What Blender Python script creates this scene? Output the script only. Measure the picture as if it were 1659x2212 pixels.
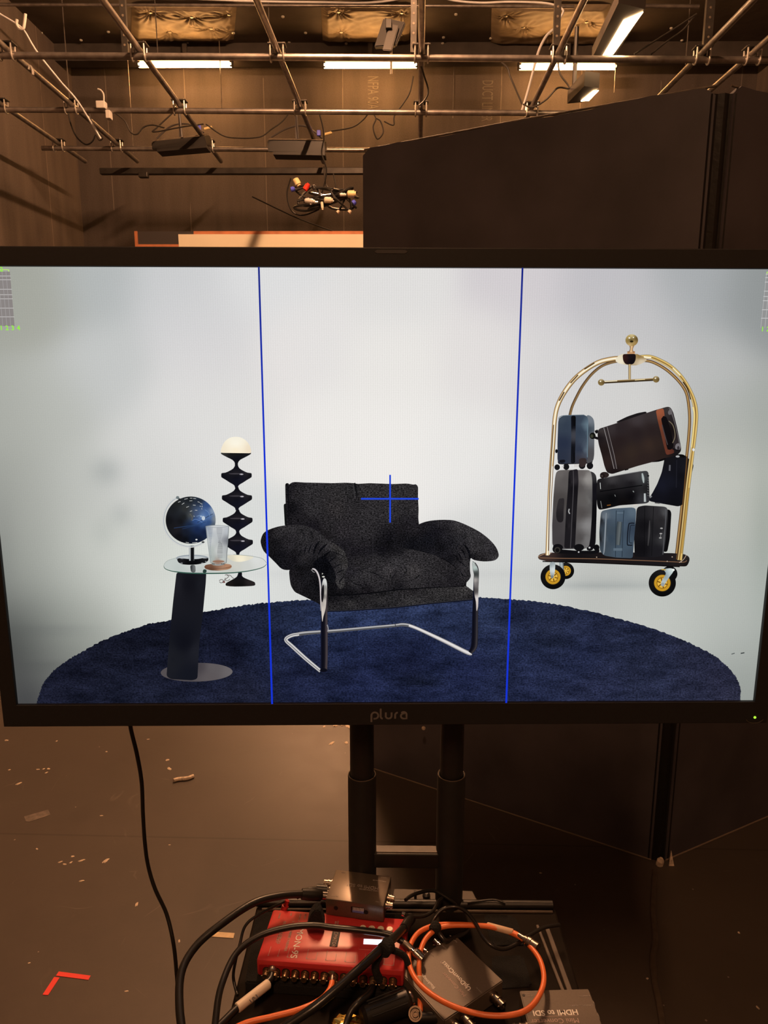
import bpy, bmesh, math, random
from mathutils import Vector, Matrix, geometry
random.seed(7)
D = bpy.data
sc = bpy.context.scene
for o in list(D.objects): D.objects.remove(o)
COL = sc.collection

# ------------------------------------------------------------------ camera
FPX, PCX, PCY, EYE = 1534.0, 829.5, 1106.0, 1.65
TH = math.atan(304 / 1534.0); YAW = math.radians(-.62); ROLL = math.radians(.09)
FW = Vector((math.sin(YAW) * math.cos(TH), math.cos(YAW) * math.cos(TH), -math.sin(TH)))
R0 = Vector((math.cos(YAW), -math.sin(YAW), 0)); U0 = R0.cross(FW)
RV = R0 * math.cos(ROLL) + U0 * math.sin(ROLL); UV = -R0 * math.sin(ROLL) + U0 * math.cos(ROLL)
EYEP = Vector((0, 0, EYE))
cam = D.objects.new('camera', D.cameras.new('camera')); COL.objects.link(cam)
cam.data.sensor_fit = 'VERTICAL'; cam.data.sensor_height = 36; cam.data.sensor_width = 27
cam.data.lens = FPX / 2212 * 36; cam.data.clip_start = .02
m = Matrix((RV, UV, -FW)).transposed().to_4x4(); m.translation = EYEP
cam.matrix_world = m
sc.camera = cam

# ------------------------------------------------------------------ world, exposure
w = D.worlds.new('world'); sc.world = w; w.use_nodes = True
w.node_tree.nodes['Background'].inputs[0].default_value = (1, .6, .35, 1)
w.node_tree.nodes['Background'].inputs[1].default_value = .0
sc.view_settings.view_transform = 'Standard'; sc.view_settings.look = 'None'
sc.view_settings.exposure = 0; sc.view_settings.gamma = 1
LIGHT = (1.0, .52, .26)          # warm lamp colour
TUBE_E = 54.0                     # fluorescent tube emission
KEY = 14.0                         # nearer rows against the visible ones
FRONT = 8.0
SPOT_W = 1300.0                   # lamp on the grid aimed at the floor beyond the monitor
PANEL_E = 60.0
CEIL_Z = 5.95

# ------------------------------------------------------------------ where a pixel of the measured photograph lies in the room
def ray(x, y): return FW + RV * ((x - PCX) / FPX) - UV * ((y - PCY) / FPX)
def G(x, y, z=0.0):                       # on the horizontal plane at height z
    d = ray(x, y); return EYEP + d * ((z - EYE) / d.z)
def YP(x, y, Y):                          # on the vertical plane at distance Y
    d = ray(x, y); return EYEP + d * (Y / d.y)

# ------------------------------------------------------------------ materials
def s2l(c):
    c = c / 255.0
    return c / 12.92 if c <= .04045 else ((c + .055) / 1.055) ** 2.4
def lin(rgb): return tuple(s2l(c) for c in rgb[:3]) + (1,)
MATS = {}
def mat(name, rgb, rough=.5, metal=0, noise=0, nscale=20, bump=0, bscale=80, spec=.5, emit=None, es=0, stretch=(1, 1, 1), trans=0, alpha=1):
    """rgb is linear albedo"""
    if name in MATS: return MATS[name]
    m = D.materials.new(name); m.use_nodes = True; nt = m.node_tree; b = nt.nodes['Principled BSDF']
    b.inputs['Base Color'].default_value = tuple(rgb) + (1,)
    b.inputs['Roughness'].default_value = rough; b.inputs['Metallic'].default_value = metal
    b.inputs['Specular IOR Level'].default_value = spec
    if trans: b.inputs['Transmission Weight'].default_value = trans
    if alpha < 1: b.inputs['Alpha'].default_value = alpha
    if emit: b.inputs['Emission Color'].default_value = tuple(emit) + (1,); b.inputs['Emission Strength'].default_value = es
    if noise or bump:
        tc = nt.nodes.new('ShaderNodeTexCoord'); mp = nt.nodes.new('ShaderNodeMapping'); mp.inputs['Scale'].default_value = stretch
        nt.links.new(tc.outputs['Object'], mp.inputs[0])
    if noise:
        n = nt.nodes.new('ShaderNodeTexNoise'); n.inputs['Scale'].default_value = nscale; n.inputs['Detail'].default_value = 6
        nt.links.new(mp.outputs[0], n.inputs['Vector'])
        r = nt.nodes.new('ShaderNodeMapRange'); r.inputs['From Min'].default_value = .3; r.inputs['From Max'].default_value = .7
        r.inputs['To Min'].default_value = 1 - noise; r.inputs['To Max'].default_value = 1 + noise
        nt.links.new(n.outputs['Fac'], r.inputs['Value'])
        v = nt.nodes.new('ShaderNodeVectorMath'); v.operation = 'SCALE'; v.inputs[0].default_value = rgb
        nt.links.new(r.outputs[0], v.inputs['Scale']); nt.links.new(v.outputs[0], b.inputs['Base Color'])
    if bump:
        n = nt.nodes.new('ShaderNodeTexNoise'); n.inputs['Scale'].default_value = bscale; n.inputs['Detail'].default_value = 4
        nt.links.new(mp.outputs[0], n.inputs['Vector'])
        bp = nt.nodes.new('ShaderNodeBump'); bp.inputs['Strength'].default_value = bump; bp.inputs['Distance'].default_value = .01
        nt.links.new(n.outputs['Fac'], bp.inputs['Height']); nt.links.new(bp.outputs[0], b.inputs['Normal'])
    MATS[name] = m
    return m
def mat_emit(name, rgb, s):
    if name in MATS: return MATS[name]
    m = D.materials.new(name); m.use_nodes = True; nt = m.node_tree
    nt.nodes.remove(nt.nodes['Principled BSDF']); e = nt.nodes.new('ShaderNodeEmission')
    e.inputs[0].default_value = tuple(rgb) + (1,); e.inputs[1].default_value = s
    nt.links.new(e.outputs[0], nt.nodes['Material Output'].inputs[0]); MATS[name] = m
    return m

def mnode(nt, op, a, b=None, c=None):
    n = nt.nodes.new('ShaderNodeMath'); n.operation = op
    for i, v in enumerate((a, b, c)):
        if v is None: continue
        if isinstance(v, (int, float)): n.inputs[i].default_value = v
        else: nt.links.new(v, n.inputs[i])
    return n.outputs[0]

def wall_mat(name, rgb, axis, width):
    """black duct liner / painted board: pale vertical seams and vertical wear"""
    m = D.materials.new(name); m.use_nodes = True; nt = m.node_tree; b = nt.nodes['Principled BSDF']
    g = nt.nodes.new('ShaderNodeNewGeometry'); s = nt.nodes.new('ShaderNodeSeparateXYZ'); nt.links.new(g.outputs['Position'], s.inputs[0])
    ax = s.outputs[axis]
    fr = mnode(nt, 'FRACT', mnode(nt, 'DIVIDE', mnode(nt, 'ADD', ax, 50.0), width))
    line = mnode(nt, 'LESS_THAN', fr, .012)
    nz = nt.nodes.new('ShaderNodeTexNoise'); nz.inputs['Scale'].default_value = 1.0; nz.inputs['Detail'].default_value = 5
    mp = nt.nodes.new('ShaderNodeMapping'); mp.inputs['Scale'].default_value = (5, 5, .7); nt.links.new(g.outputs['Position'], mp.inputs[0]); nt.links.new(mp.outputs[0], nz.inputs['Vector'])
    n2 = nt.nodes.new('ShaderNodeTexNoise'); n2.inputs['Scale'].default_value = 60; n2.inputs['Detail'].default_value = 3
    nt.links.new(g.outputs['Position'], n2.inputs['Vector'])
    f = mnode(nt, 'ADD', mnode(nt, 'MULTIPLY', nz.outputs['Fac'], 1.0), mnode(nt, 'MULTIPLY', n2.outputs['Fac'], .5))
    f = mnode(nt, 'ADD', f, .25)
    wear = mnode(nt, 'MULTIPLY', line, mnode(nt, 'MULTIPLY', mnode(nt, 'GREATER_THAN', nz.outputs['Fac'], .45), 1.0))
    f = mnode(nt, 'ADD', f, wear)
    v = nt.nodes.new('ShaderNodeVectorMath'); v.operation = 'SCALE'; v.inputs[0].default_value = rgb
    nt.links.new(f, v.inputs['Scale']); nt.links.new(v.outputs[0], b.inputs['Base Color'])
    b.inputs['Roughness'].default_value = .75
    bp = nt.nodes.new('ShaderNodeBump'); bp.inputs['Strength'].default_value = .25; bp.inputs['Distance'].default_value = .01
    nt.links.new(n2.outputs['Fac'], bp.inputs['Height']); nt.links.new(bp.outputs[0], b.inputs['Normal'])
    MATS[name] = m
    return m

def floor_mat():
    m = D.materials.new('stage_floor'); m.use_nodes = True; nt = m.node_tree; b = nt.nodes['Principled BSDF']
    g = nt.nodes.new('ShaderNodeNewGeometry')
    n1 = nt.nodes.new('ShaderNodeTexNoise'); n1.inputs['Scale'].default_value = 1.6; n1.inputs['Detail'].default_value = 5
    n2 = nt.nodes.new('ShaderNodeTexNoise'); n2.inputs['Scale'].default_value = 14; n2.inputs['Detail'].default_value = 8; n2.inputs['Roughness'].default_value = .7
    for n in (n1, n2): nt.links.new(g.outputs['Position'], n.inputs['Vector'])
    # pale scuffs: thin ridges of a distorted noise
    n3 = nt.nodes.new('ShaderNodeTexNoise'); n3.inputs['Scale'].default_value = 2.2; n3.inputs['Detail'].default_value = 1.5; n3.inputs['Distortion'].default_value = 1.2
    nt.links.new(g.outputs['Position'], n3.inputs['Vector'])
    ridge = mnode(nt, 'SUBTRACT', 1.0, mnode(nt, 'MULTIPLY', mnode(nt, 'ABSOLUTE', mnode(nt, 'SUBTRACT', n3.outputs['Fac'], .5)), 260.0))
    ridge = mnode(nt, 'MAXIMUM', ridge, 0.0)
    n4 = nt.nodes.new('ShaderNodeTexNoise'); n4.inputs['Scale'].default_value = 9; nt.links.new(g.outputs['Position'], n4.inputs['Vector'])
    ridge = mnode(nt, 'MULTIPLY', ridge, mnode(nt, 'MAXIMUM', mnode(nt, 'SUBTRACT', n4.outputs['Fac'], .55), 0.0))
    # paint specks
    vo = nt.nodes.new('ShaderNodeTexVoronoi'); vo.inputs['Scale'].default_value = 11; nt.links.new(g.outputs['Position'], vo.inputs['Vector'])
    sp = mnode(nt, 'MULTIPLY', mnode(nt, 'LESS_THAN', vo.outputs['Distance'], .035), mnode(nt, 'GREATER_THAN', n1.outputs['Fac'], .5))
    f = mnode(nt, 'ADD', mnode(nt, 'MULTIPLY', n1.outputs['Fac'], .5), mnode(nt, 'MULTIPLY', n2.outputs['Fac'], .35))
    f = mnode(nt, 'ADD', f, .55)
    # board joint across the floor
    s = nt.nodes.new('ShaderNodeSeparateXYZ'); nt.links.new(g.outputs['Position'], s.inputs[0])
    j = mnode(nt, 'LESS_THAN', mnode(nt, 'ABSOLUTE', mnode(nt, 'SUBTRACT', mnode(nt, 'ADD', s.outputs[1], mnode(nt, 'MULTIPLY', s.outputs[0], .02)), 2.26)), .004)
    f = mnode(nt, 'SUBTRACT', f, mnode(nt, 'MULTIPLY', j, .25))
    f = mnode(nt, 'ADD', f, mnode(nt, 'ADD', mnode(nt, 'MULTIPLY', ridge, 4.0), mnode(nt, 'MULTIPLY', sp, 3.0)))
    v = nt.nodes.new('ShaderNodeVectorMath'); v.operation = 'SCALE'; v.inputs[0].default_value = FLOOR_RGB
    nt.links.new(f, v.inputs['Scale']); nt.links.new(v.outputs[0], b.inputs['Base Color'])
    b.inputs['Specular IOR Level'].default_value = .35
    r = nt.nodes.new('ShaderNodeMapRange'); r.inputs['To Min'].default_value = .38; r.inputs['To Max'].default_value = .58
    nt.links.new(n2.outputs['Fac'], r.inputs['Value']); nt.links.new(r.outputs[0], b.inputs['Roughness'])
    bp = nt.nodes.new('ShaderNodeBump'); bp.inputs['Strength'].default_value = .06; bp.inputs['Distance'].default_value = .01
    nt.links.new(n2.outputs['Fac'], bp.inputs['Height']); nt.links.new(bp.outputs[0], b.inputs['Normal'])
    return m
FLOOR_RGB = (.074, .058, .047)

# ------------------------------------------------------------------ objects
def tag(o, label=None, cat=None, group=None, kind=None):
    if label: o['label'] = label
    if cat: o['category'] = cat
    if group: o['group'] = group
    if kind: o['kind'] = kind
    return o
def chain(o):
    m = Matrix.Identity(4)
    while o: m = o.matrix_basis @ m; o = o.parent
    return m
def thing(name, label, cat, loc=(0, 0, 0), rot=0, group=None):
    o = D.objects.new(name, None); COL.objects.link(o); o.empty_display_size = .05
    o.matrix_basis = Matrix.Translation(loc) @ Matrix.Rotation(rot, 4, 'Z')
    return tag(o, label, cat, group)
def obj(name, bm, mt, parent=None, smooth=False, label=None, local=False):
    """bm is in world coordinates (unless local); becomes one mesh object"""
    if isinstance(mt, str): mt = MATS[mt]
    me = D.meshes.new(name)
    o = D.objects.new(name, None if False else me); COL.objects.link(o)
    if parent is not None:
        o.parent = parent
        if not local: bm.transform(chain(parent).inverted())
    elif not local:
        xs = [v.co for v in bm.verts]
        c = Vector(((min(v.x for v in xs) + max(v.x for v in xs)) / 2, (min(v.y for v in xs) + max(v.y for v in xs)) / 2, min(v.z for v in xs)))
        bm.transform(Matrix.Translation(-c)); o.matrix_basis = Matrix.Translation(c)
    bmesh.ops.recalc_face_normals(bm, faces=bm.faces)
    bm.to_mesh(me); bm.free()
    for x in (mt if isinstance(mt, (list, tuple)) else [mt]): me.materials.append(MATS[x] if isinstance(x, str) else x)
    if smooth:
        for p in me.polygons: p.use_smooth = True
        me.set_sharp_from_angle(angle=math.radians(40))
    if label: o['label'] = label
    return o
def lone(name, bm, mt, label, cat, group=None, smooth=False):
    return tag(obj(name, bm, mt, smooth=smooth), label, cat, group)
def struct(name, bm, mt):
    return tag(obj(name, bm, mt), kind='structure')
def copy_thing(o, loc, rot=None, label=None):
    c = o.copy(); COL.objects.link(c); c.parent = None
    mb = o.matrix_basis.copy(); mb.translation = loc
    if rot is not None: mb = Matrix.Translation(loc) @ rot.to_4x4()
    c.matrix_basis = mb
    if label: c['label'] = label
    for ch in list(o.children):
        k = ch.copy(); COL.objects.link(k); k.parent = c
        for g in list(ch.children):
            q = g.copy(); COL.objects.link(q); q.parent = k
    return c

def new(): return bmesh.new()
def box(bm, lo, hi, M=None, bev=0, mi=0, seg=2):
    r = bmesh.ops.create_cube(bm, size=1)
    lo, hi = Vector(lo), Vector(hi); c = (lo + hi) / 2; s = hi - lo
    T = Matrix.Translation(c) @ Matrix.Diagonal((abs(s.x), abs(s.y), abs(s.z), 1))
    vs = r['verts']
    bmesh.ops.transform(bm, matrix=T, verts=vs)
    fs = list({f for v in vs for f in v.link_faces})
    if bev:
        es = list({e for v in vs for e in v.link_edges})
        g = bmesh.ops.bevel(bm, geom=es, offset=bev, segments=seg, profile=.5, affect='EDGES')
        vs = list({v for f in g['faces'] for v in f.verts} | {v for v in vs if v.is_valid})
        fs = list({f for v in vs for f in v.link_faces})
    for f in fs: f.material_index = mi
    if M is not None: bmesh.ops.transform(bm, matrix=M, verts=vs)
    return bm
def spline(pts, n=8, closed=False):
    P = [Vector(p) for p in pts]; out = []; N = len(P)
    rng = range(N if closed else N - 1)
    for i in rng:
        if closed: a, b, c, d = P[(i - 1) % N], P[i], P[(i + 1) % N], P[(i + 2) % N]
        else: a, b, c, d = P[max(i - 1, 0)], P[i], P[i + 1], P[min(i + 2, N - 1)]
        for k in range(n):
            t = k / n
            out.append(.5 * ((2 * b) + (c - a) * t + (2 * a - 5 * b + 4 * c - d) * t * t + (3 * b - a - 3 * c + d) * t ** 3))
    if not closed: out.append(P[-1].copy())
    return out
def tube(bm, path, r, seg=10, caps=True, closed=False, flat=None, mi=0):
    P = [Vector(p) for p in path]; N = len(P)
    R = r if isinstance(r, (list, tuple)) else [r] * N
    T = []
    for i in range(N):
        a = P[(i - 1) % N] if closed else P[max(i - 1, 0)]; b = P[(i + 1) % N] if closed else P[min(i + 1, N - 1)]
        d = b - a
        T.append(d.normalized() if d.length > 1e-9 else Vector((0, 0, 1)))
    up = Vector((0, 0, 1)) if abs(T[0].z) < .9 else Vector((1, 0, 0))
    nrm = (up - T[0] * up.dot(T[0])).normalized(); rings = []
    for i in range(N):
        nrm = nrm - T[i] * nrm.dot(T[i])
        if nrm.length < 1e-6: nrm = T[i].orthogonal()
        nrm.normalize(); bn = T[i].cross(nrm)
        fy = flat or 1
        rings.append([bm.verts.new(P[i] + (nrm * math.cos(2 * math.pi * k / seg) * fy + bn * math.sin(2 * math.pi * k / seg)) * R[i]) for k in range(seg)])
    for i in range(N if closed else N - 1):
        A, B = rings[i], rings[(i + 1) % N]
        for k in range(seg):
            f = bm.faces.new((A[k], A[(k + 1) % seg], B[(k + 1) % seg], B[k])); f.material_index = mi
    if caps and not closed:
        bm.faces.new(rings[0][::-1]).material_index = mi; bm.faces.new(rings[-1]).material_index = mi
    return bm
def lathe(bm, a, axis, prof, seg=24, mi=0):
    """prof: list of (distance along axis, radius) from point a"""
    ax = Vector(axis).normalized(); a = Vector(a)
    n = ax.orthogonal().normalized(); b = ax.cross(n); rings = []
    for h, r in prof:
        rings.append([bm.verts.new(a + ax * h + (n * math.cos(2 * math.pi * k / seg) + b * math.sin(2 * math.pi * k / seg)) * max(r, 1e-5)) for k in range(seg)])
    for i in range(len(rings) - 1):
        for k in range(seg): bm.faces.new((rings[i][k], rings[i][(k + 1) % seg], rings[i + 1][(k + 1) % seg], rings[i + 1][k])).material_index = mi
    bm.faces.new(rings[0][::-1]).material_index = mi; bm.faces.new(rings[-1]).material_index = mi
    return bm
def prism(bm, pts, up, mi=0):
    """polygon pts extruded along vector up"""
    up = Vector(up); a = [bm.verts.new(Vector(p)) for p in pts]; b = [bm.verts.new(Vector(p) + up) for p in pts]
    bm.faces.new(a[::-1]).material_index = mi; bm.faces.new(b).material_index = mi
    for i in range(len(a)):
        j = (i + 1) % len(a); bm.faces.new((a[i], a[j], b[j], b[i])).material_index = mi
    return bm
def frame(o, x, y):
    """matrix whose axes are x, y and their cross product, at origin o"""
    x = Vector(x).normalized(); y = Vector(y); y = (y - x * y.dot(x)).normalized(); z = x.cross(y)
    m = Matrix((x, y, z)).transposed().to_4x4(); m.translation = Vector(o)
    return m
def lettering(txt, o, x, y, size, mt, parent, name='lettering', align='LEFT', squeeze=1, spacing=1, thick=.0002, bold=0):
    cu = D.curves.new('t', 'FONT'); cu.body = txt; cu.size = size; cu.align_x = align; cu.extrude = thick; cu.space_character = spacing
    cu.resolution_u = 3; cu.offset = bold
    t = D.objects.new('t', cu); COL.objects.link(t)
    bpy.context.view_layer.update()
    me = D.meshes.new_from_object(t.evaluated_get(bpy.context.evaluated_depsgraph_get()))
    D.objects.remove(t); D.curves.remove(cu)
    bm = new(); bm.from_mesh(me); D.meshes.remove(me)
    bm.transform(frame(o, x, y) @ Matrix.Diagonal((squeeze, 1, 1, 1)))
    return obj(name, bm, mt, parent)
# ------------------------------------------------------------------ material set
mat('black_metal', (.012, .011, .010), .45, noise=.2, nscale=60)
mat('edge_pale', (.2, .15, .11), .7)
mat('black_plastic', (.014, .012, .012), .35)
mat('bezel_plastic', (.013, .0125, .0135), .6, noise=.15, nscale=300)
mat('black_rubber', (.010, .009, .008), .38, spec=.5)
mat('black_cloth', (.006, .006, .006), .95, bump=.5, bscale=400)
mat('velcro', (.005, .005, .005), 1.0, bump=.6, bscale=900)
mat('foamcore', (.072, .064, .074), .55, noise=.25, nscale=4, bump=.05, bscale=30)
mat('foam_edge', (.14, .11, .08), .7, noise=.5, nscale=30)
mat('tape_black', (.008, .007, .006), .4, bump=.1, bscale=50)
mat('pipe_steel', (.33, .30, .28), .38, .85, noise=.3, nscale=12, spec=.4)
mat('pipe_dark', (.05, .045, .04), .45, .5, noise=.3, nscale=10)
mat('clamp_steel', (.55, .52, .48), .35, .7)
mat('white_paint', (.55, .53, .5), .5)
mat('wire_white', (.6, .6, .62), .5)
mat('insulation', (.36, .29, .19), .6, noise=.25, nscale=6)
mat('pin_metal', (.8, .78, .7), .3, .3)
mat('lamp_housing', (.055, .048, .045), .5, .1)
mat('lamp_black', (.02, .018, .016), .45)
mat('board_cream', (.72, .66, .52), .7, noise=.05, nscale=2)
mat('wood_orange', (.45, .16, .07), .6, noise=.2, nscale=8)
mat('dark_board', (.035, .03, .03), .6)
mat('yellow_plug', (.75, .6, .3), .4); mat('red_plug', (.8, .04, .02), .4); mat('blue_plug', (.08, .1, .7), .4)
mat('red_tape', (.85, .05, .035), .6); mat('beige_tape', (.75, .58, .36), .7, noise=.1, nscale=60)
mat('clear_tape', (.16, .13, .11), .35, noise=.4, nscale=50)
mat('scrap', (.62, .5, .38), .8, noise=.4, nscale=80)
mat('tray_gloss', (.013, .010, .008), .6, noise=.15, nscale=20, spec=.03)
mat('tray_rail', (.075, .055, .040), .5, noise=.25, nscale=40)
mat('bracket_grey', (.07, .055, .042), .6)
mat('red_case', (.52, .036, .038), .34, noise=.04, nscale=200)
mat('red_deep', (.33, .012, .014), .45)
mat('hole_black', (.004, .004, .004), .6)
mat('brass_pin', (.30, .21, .12), .35, .9)
mat('chrome', (.62, .58, .54), .18, 1)
mat('nickel', (.36, .30, .25), .32, 1)
mat('grey_anodised', (.105, .082, .064), .5, .15, noise=.08, nscale=400)
mat('grey_bright', (.15, .12, .095), .33, .6, noise=.08, nscale=300, stretch=(1, 8, 1))
mat('ink_white', (.75, .72, .68), .6)
mat('ink_grey', (.3, .27, .25), .6)
mat('ink_dim', (.42, .3, .27), .6)
mat('button_cream', (.7, .62, .5), .4)
mat('orange_cable', (.78, .17, .045), .4)
mat('pale_sleeve', (.62, .42, .28), .5)
mat('white_sleeve', (.7, .6, .48), .5)
mat('gold_foil', (.9, .62, .15), .18, 1)
mat('logo_grey', (.16, .15, .15), .5)
mat('sensor_window', (.06, .055, .055), .5)
mat('cable_glossy', (.013, .012, .011), .28, spec=.6)
mat('red_wire', (.5, .03, .03), .4)
mat_emit('lcd', (.93, .93, 1.0), 1.6)
mat_emit('led_green', (.45, .95, .05), 1.2)
mat_emit('tube_glow', (1.0, .47, .15), TUBE_E * 1.15)
mat_emit('tube_glow_key', LIGHT, TUBE_E * KEY)
mat_emit('tube_glow_front', LIGHT, TUBE_E * FRONT)
mat_emit('panel_glow', (1, .6, .28), PANEL_E * .7)
mat_emit('blue_led', (.2, .3, 1), .5)

# ------------------------------------------------------------------ lights of the hall: fluorescent tubes under the roof
def tube_light(x0, x1, Y, z, label, group='fluorescent tubes under the roof', glow='tube_glow'):
    t = thing('fluorescent_light', label, 'light', ((x0 + x1) / 2, Y, z), 0, group)
    b = new(); box(b, (x0 - .02, Y - .05, z + .035), (x1 + .02, Y + .05, z + .095), bev=.006); obj('housing', b, 'lamp_housing', t)
    b = new(); tube(b, [(x0, Y, z), (x1, Y, z)], .034, 12); obj('tube', b, glow, t, smooth=True)
    for x in (x0, x1):
        b = new(); box(b, (x - .02, Y - .03, z - .03), (x + .02, Y + .03, z + .05), bev=.004); obj('end_cap', b, 'lamp_housing', t)
    b = new(); box(b, ((x0 + x1) / 2 - .03, Y, z + .09), ((x0 + x1) / 2 + .03, Y + .03, CEIL_Z)); obj('bracket', b, 'lamp_housing', t)
    return t
for (a, c, wh) in (((300, 140), (500, 140), 'left'), ((700, 141), (900, 142), 'middle'), ((1122, 144), (1330, 146), 'right')):
    p, q = YP(*a, 10.40), YP(*c, 10.40)
    tube_light(p.x, q.x, 10.40, (p.z + q.z) / 2, {'left': 'glowing warm fluorescent tube at left, above the tilted black lamp', 'middle': 'glowing warm fluorescent tube in the middle, between the other two', 'right': 'glowing warm fluorescent tube at right, partly behind wires and the lit panel lamp'}[wh])
# the next tubes, over the near part of the hall, set lengthwise
def tube_long(x, y0, y1, z, label, glow):
    t = thing('fluorescent_light', label, 'light', (x, (y0 + y1) / 2, z), 0, 'fluorescent tubes of the nearer rows')
    b = new(); box(b, (x - .05, y0 - .02, z + .035), (x + .05, y1 + .02, CEIL_Z), bev=.006); obj('housing', b, 'lamp_housing', t)
    b = new(); tube(b, [(x, y0, z), (x, y1, z)], .034, 12); obj('tube', b, glow, t, smooth=True)
tube_long(-.42, 5.3, 6.5, 5.72, 'lengthwise fluorescent tube over the middle of the hall', 'tube_glow_key')
tube_long(-.42, 3.9, 5.1, 5.72, 'lengthwise fluorescent tube just beyond the monitor', 'tube_glow_key')
tube_long(-.3, -2.6, -1.4, 5.2, 'lengthwise fluorescent tube behind the viewer', 'tube_glow_front')

# ------------------------------------------------------------------ room shell
XL, XR, YB, YF = -4.55, 5.1, 11.0, -4.0
b = new(); box(b, (XL - .1, YF - .1, -.1), (XR + .1, YB + .1, 0)); struct('floor', b, floor_mat())
wm_b = wall_mat('duct_liner_wall', (.098, .080, .072), 0, 1.12); wm_s = wall_mat('duct_liner_side_wall', (.130, .104, .088), 1, 1.2)
ceil_m = mat('ceiling_liner', (.085, .068, .055), .75, noise=.35, nscale=2.5, bump=.3, bscale=12)
b = new(); box(b, (XL - .1, YB, 0), (XR + .1, YB + .1, CEIL_Z)); struct('wall_back', b, wm_b)
b = new(); box(b, (XL - .1, YF, 0), (XL, YB, CEIL_Z)); struct('wall_left', b, wm_s)
b = new(); box(b, (XR, YF, 0), (XR + .1, YB, CEIL_Z)); struct('wall_right', b, wm_s)
b = new(); box(b, (XL - .1, YF - .1, 0), (XR + .1, YF, CEIL_Z)); struct('wall_front', b, wm_b)
b = new(); box(b, (XL - .1, YF - .1, CEIL_Z), (XR + .1, YB + .1, CEIL_Z + .1)); struct('ceiling', b, ceil_m)
zt = YP(600, 92, 10.5).z; zb = YP(600, 130, 10.5).z
b = new(); box(b, (XL, 10.5, zb), (XR, 10.72, CEIL_Z)); struct('trim_1', b, mat('beam_paint', (.06, .05, .043), .7, noise=.3, nscale=5))
# stencilled writing on the duct liner
def wall_text(txt, px, py0, py1):
    a = YP(px, py0, YB - .006); c = YP(px, py1, YB - .006); L = a.z - c.z
    o = lettering(txt, (0, 0, 0), (0, 0, -1), (1, 0, 0), .22, mat('stencil_grey', (.19, .165, .14), .8), None, 'stencil_lettering', squeeze=1)
    xs = [v.co.z for v in o.data.vertices]; s = L / (max(xs) - min(xs)) if xs else 1
    o.scale = (1, 1, s); o.location = (a.x, YB - .006, c.z)
    return o
tag(wall_text('NFPA 90A', 806, 165, 236), 'faint pale stencil reading NFPA 90A on the back wall', 'stencil')
tag(wall_text('DUCT LINER', 1054, 174, 262), 'faint pale stencil reading DUCT LINER on the back wall', 'stencil')

# ------------------------------------------------------------------ quilted insulation batts on the ceiling
def batt(c4, pins, label):
    t = thing('insulation_batt', label, 'insulation', G(*c4[0], CEIL_Z - .05), 0, 'quilted insulation batts on the ceiling')
    P = [G(x, y, CEIL_Z - .02) for x, y in c4]          # back-left, back-right, near-right, near-left in plan
    PP = [G(x, y, CEIL_Z - .02) for x, y in pins]
    nx, ny = 90, 70; b = new(); g = []
    rnd = random.Random(len(label)); ph = [rnd.uniform(0, 6) for _ in PP]
    for j in range(ny + 1):
        row = []
        for i in range(nx + 1):
            u, v = i / nx, j / ny
            p = (P[0] * (1 - u) + P[1] * u) * (1 - v) + (P[3] * (1 - u) + P[2] * u) * v
            h = .045
            for q, a in zip(PP, ph):
                d = math.hypot(p.x - q.x, p.y - q.y); an = math.atan2(p.y - q.y, p.x - q.x)
                h -= .038 * math.exp(-(d / .085) ** 2)
                h += .009 * math.sin(13 * an + a + 2.5 * math.sin(3 * an + a)) * math.exp(-(d / .26) ** 2) * min(1, d / .05)
            h += .003 * math.sin(p.x * 19 + 3 * math.sin(p.y * 9)) * math.sin(p.y * 31 + p.x * 7)
            e = min(u, 1 - u, v, 1 - v); h *= min(1, e * 14)
            row.append(b.verts.new((p.x, p.y, CEIL_Z - .004 - h)))
        g.append(row)
    for j in range(ny):
        for i in range(nx): b.faces.new((g[j][i], g[j][i + 1], g[j + 1][i + 1], g[j + 1][i]))
    obj('quilt', b, 'insulation', t, smooth=True)
    for q in PP:
        b = new(); lathe(b, (q.x, q.y, CEIL_Z - .012), (0, 0, -1), [(0, .022), (.012, .022), (.016, .012)], 12); obj('pin', b, 'pin_metal', t)
batt([(285, 12), (512, 12), (505, 88), (283, 88)], [(325, 27), (414, 37), (367, 70), (456, 62), (495, 32), (504, 72)], 'wrinkled brown insulation batt above the left fluorescent tube')
batt([(693, 12), (888, 12), (884, 90), (697, 90)], [(731, 26), (737, 70), (868, 28), (866, 76)], 'wrinkled brown insulation batt above the middle fluorescent tube')
batt([(1062, 12), (1318, 12), (1335, 95), (1060, 95)], [(1092, 35), (1187, 74), (1267, 48), (1297, 100), (1130, 60)], 'wrinkled brown insulation batt beside the lit panel lamp at right')
# loose pins over the rest of the roof
pin0 = None
for (x, y) in ((89, 70), (105, 90), (175, 86), (234, 68), (300, 71), (611, 35), (625, 94), (660, 70), (985, 30), (1095, 35), (1060, 82), (958, 80), (956, 97), (1450, 60), (1470, 90), (748, 97), (405, 95), (573, 50)):
    p = G(x, y, CEIL_Z) if y < 92 else YP(x, y, 10.5)
    if pin0 is None:
        b = new(); lathe(b, (p.x, p.y, CEIL_Z), (0, 0, -1), [(0, .02), (.012, .02), (.018, .01)], 10)
        pin0 = lone('ceiling_pin', b, 'pin_metal', 'small pale round pin stuck in the dark ceiling liner', 'pin', 'loose pins in the ceiling liner')
        base = pin0.matrix_basis.translation.copy()
    else:
        q = G(x, y, CEIL_Z - .018) if y < 92 else p
        copy_thing(pin0, (p.x, min(p.y, 10.46), CEIL_Z - .018) if y < 92 else (p.x, p.y - .012, p.z))

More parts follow.
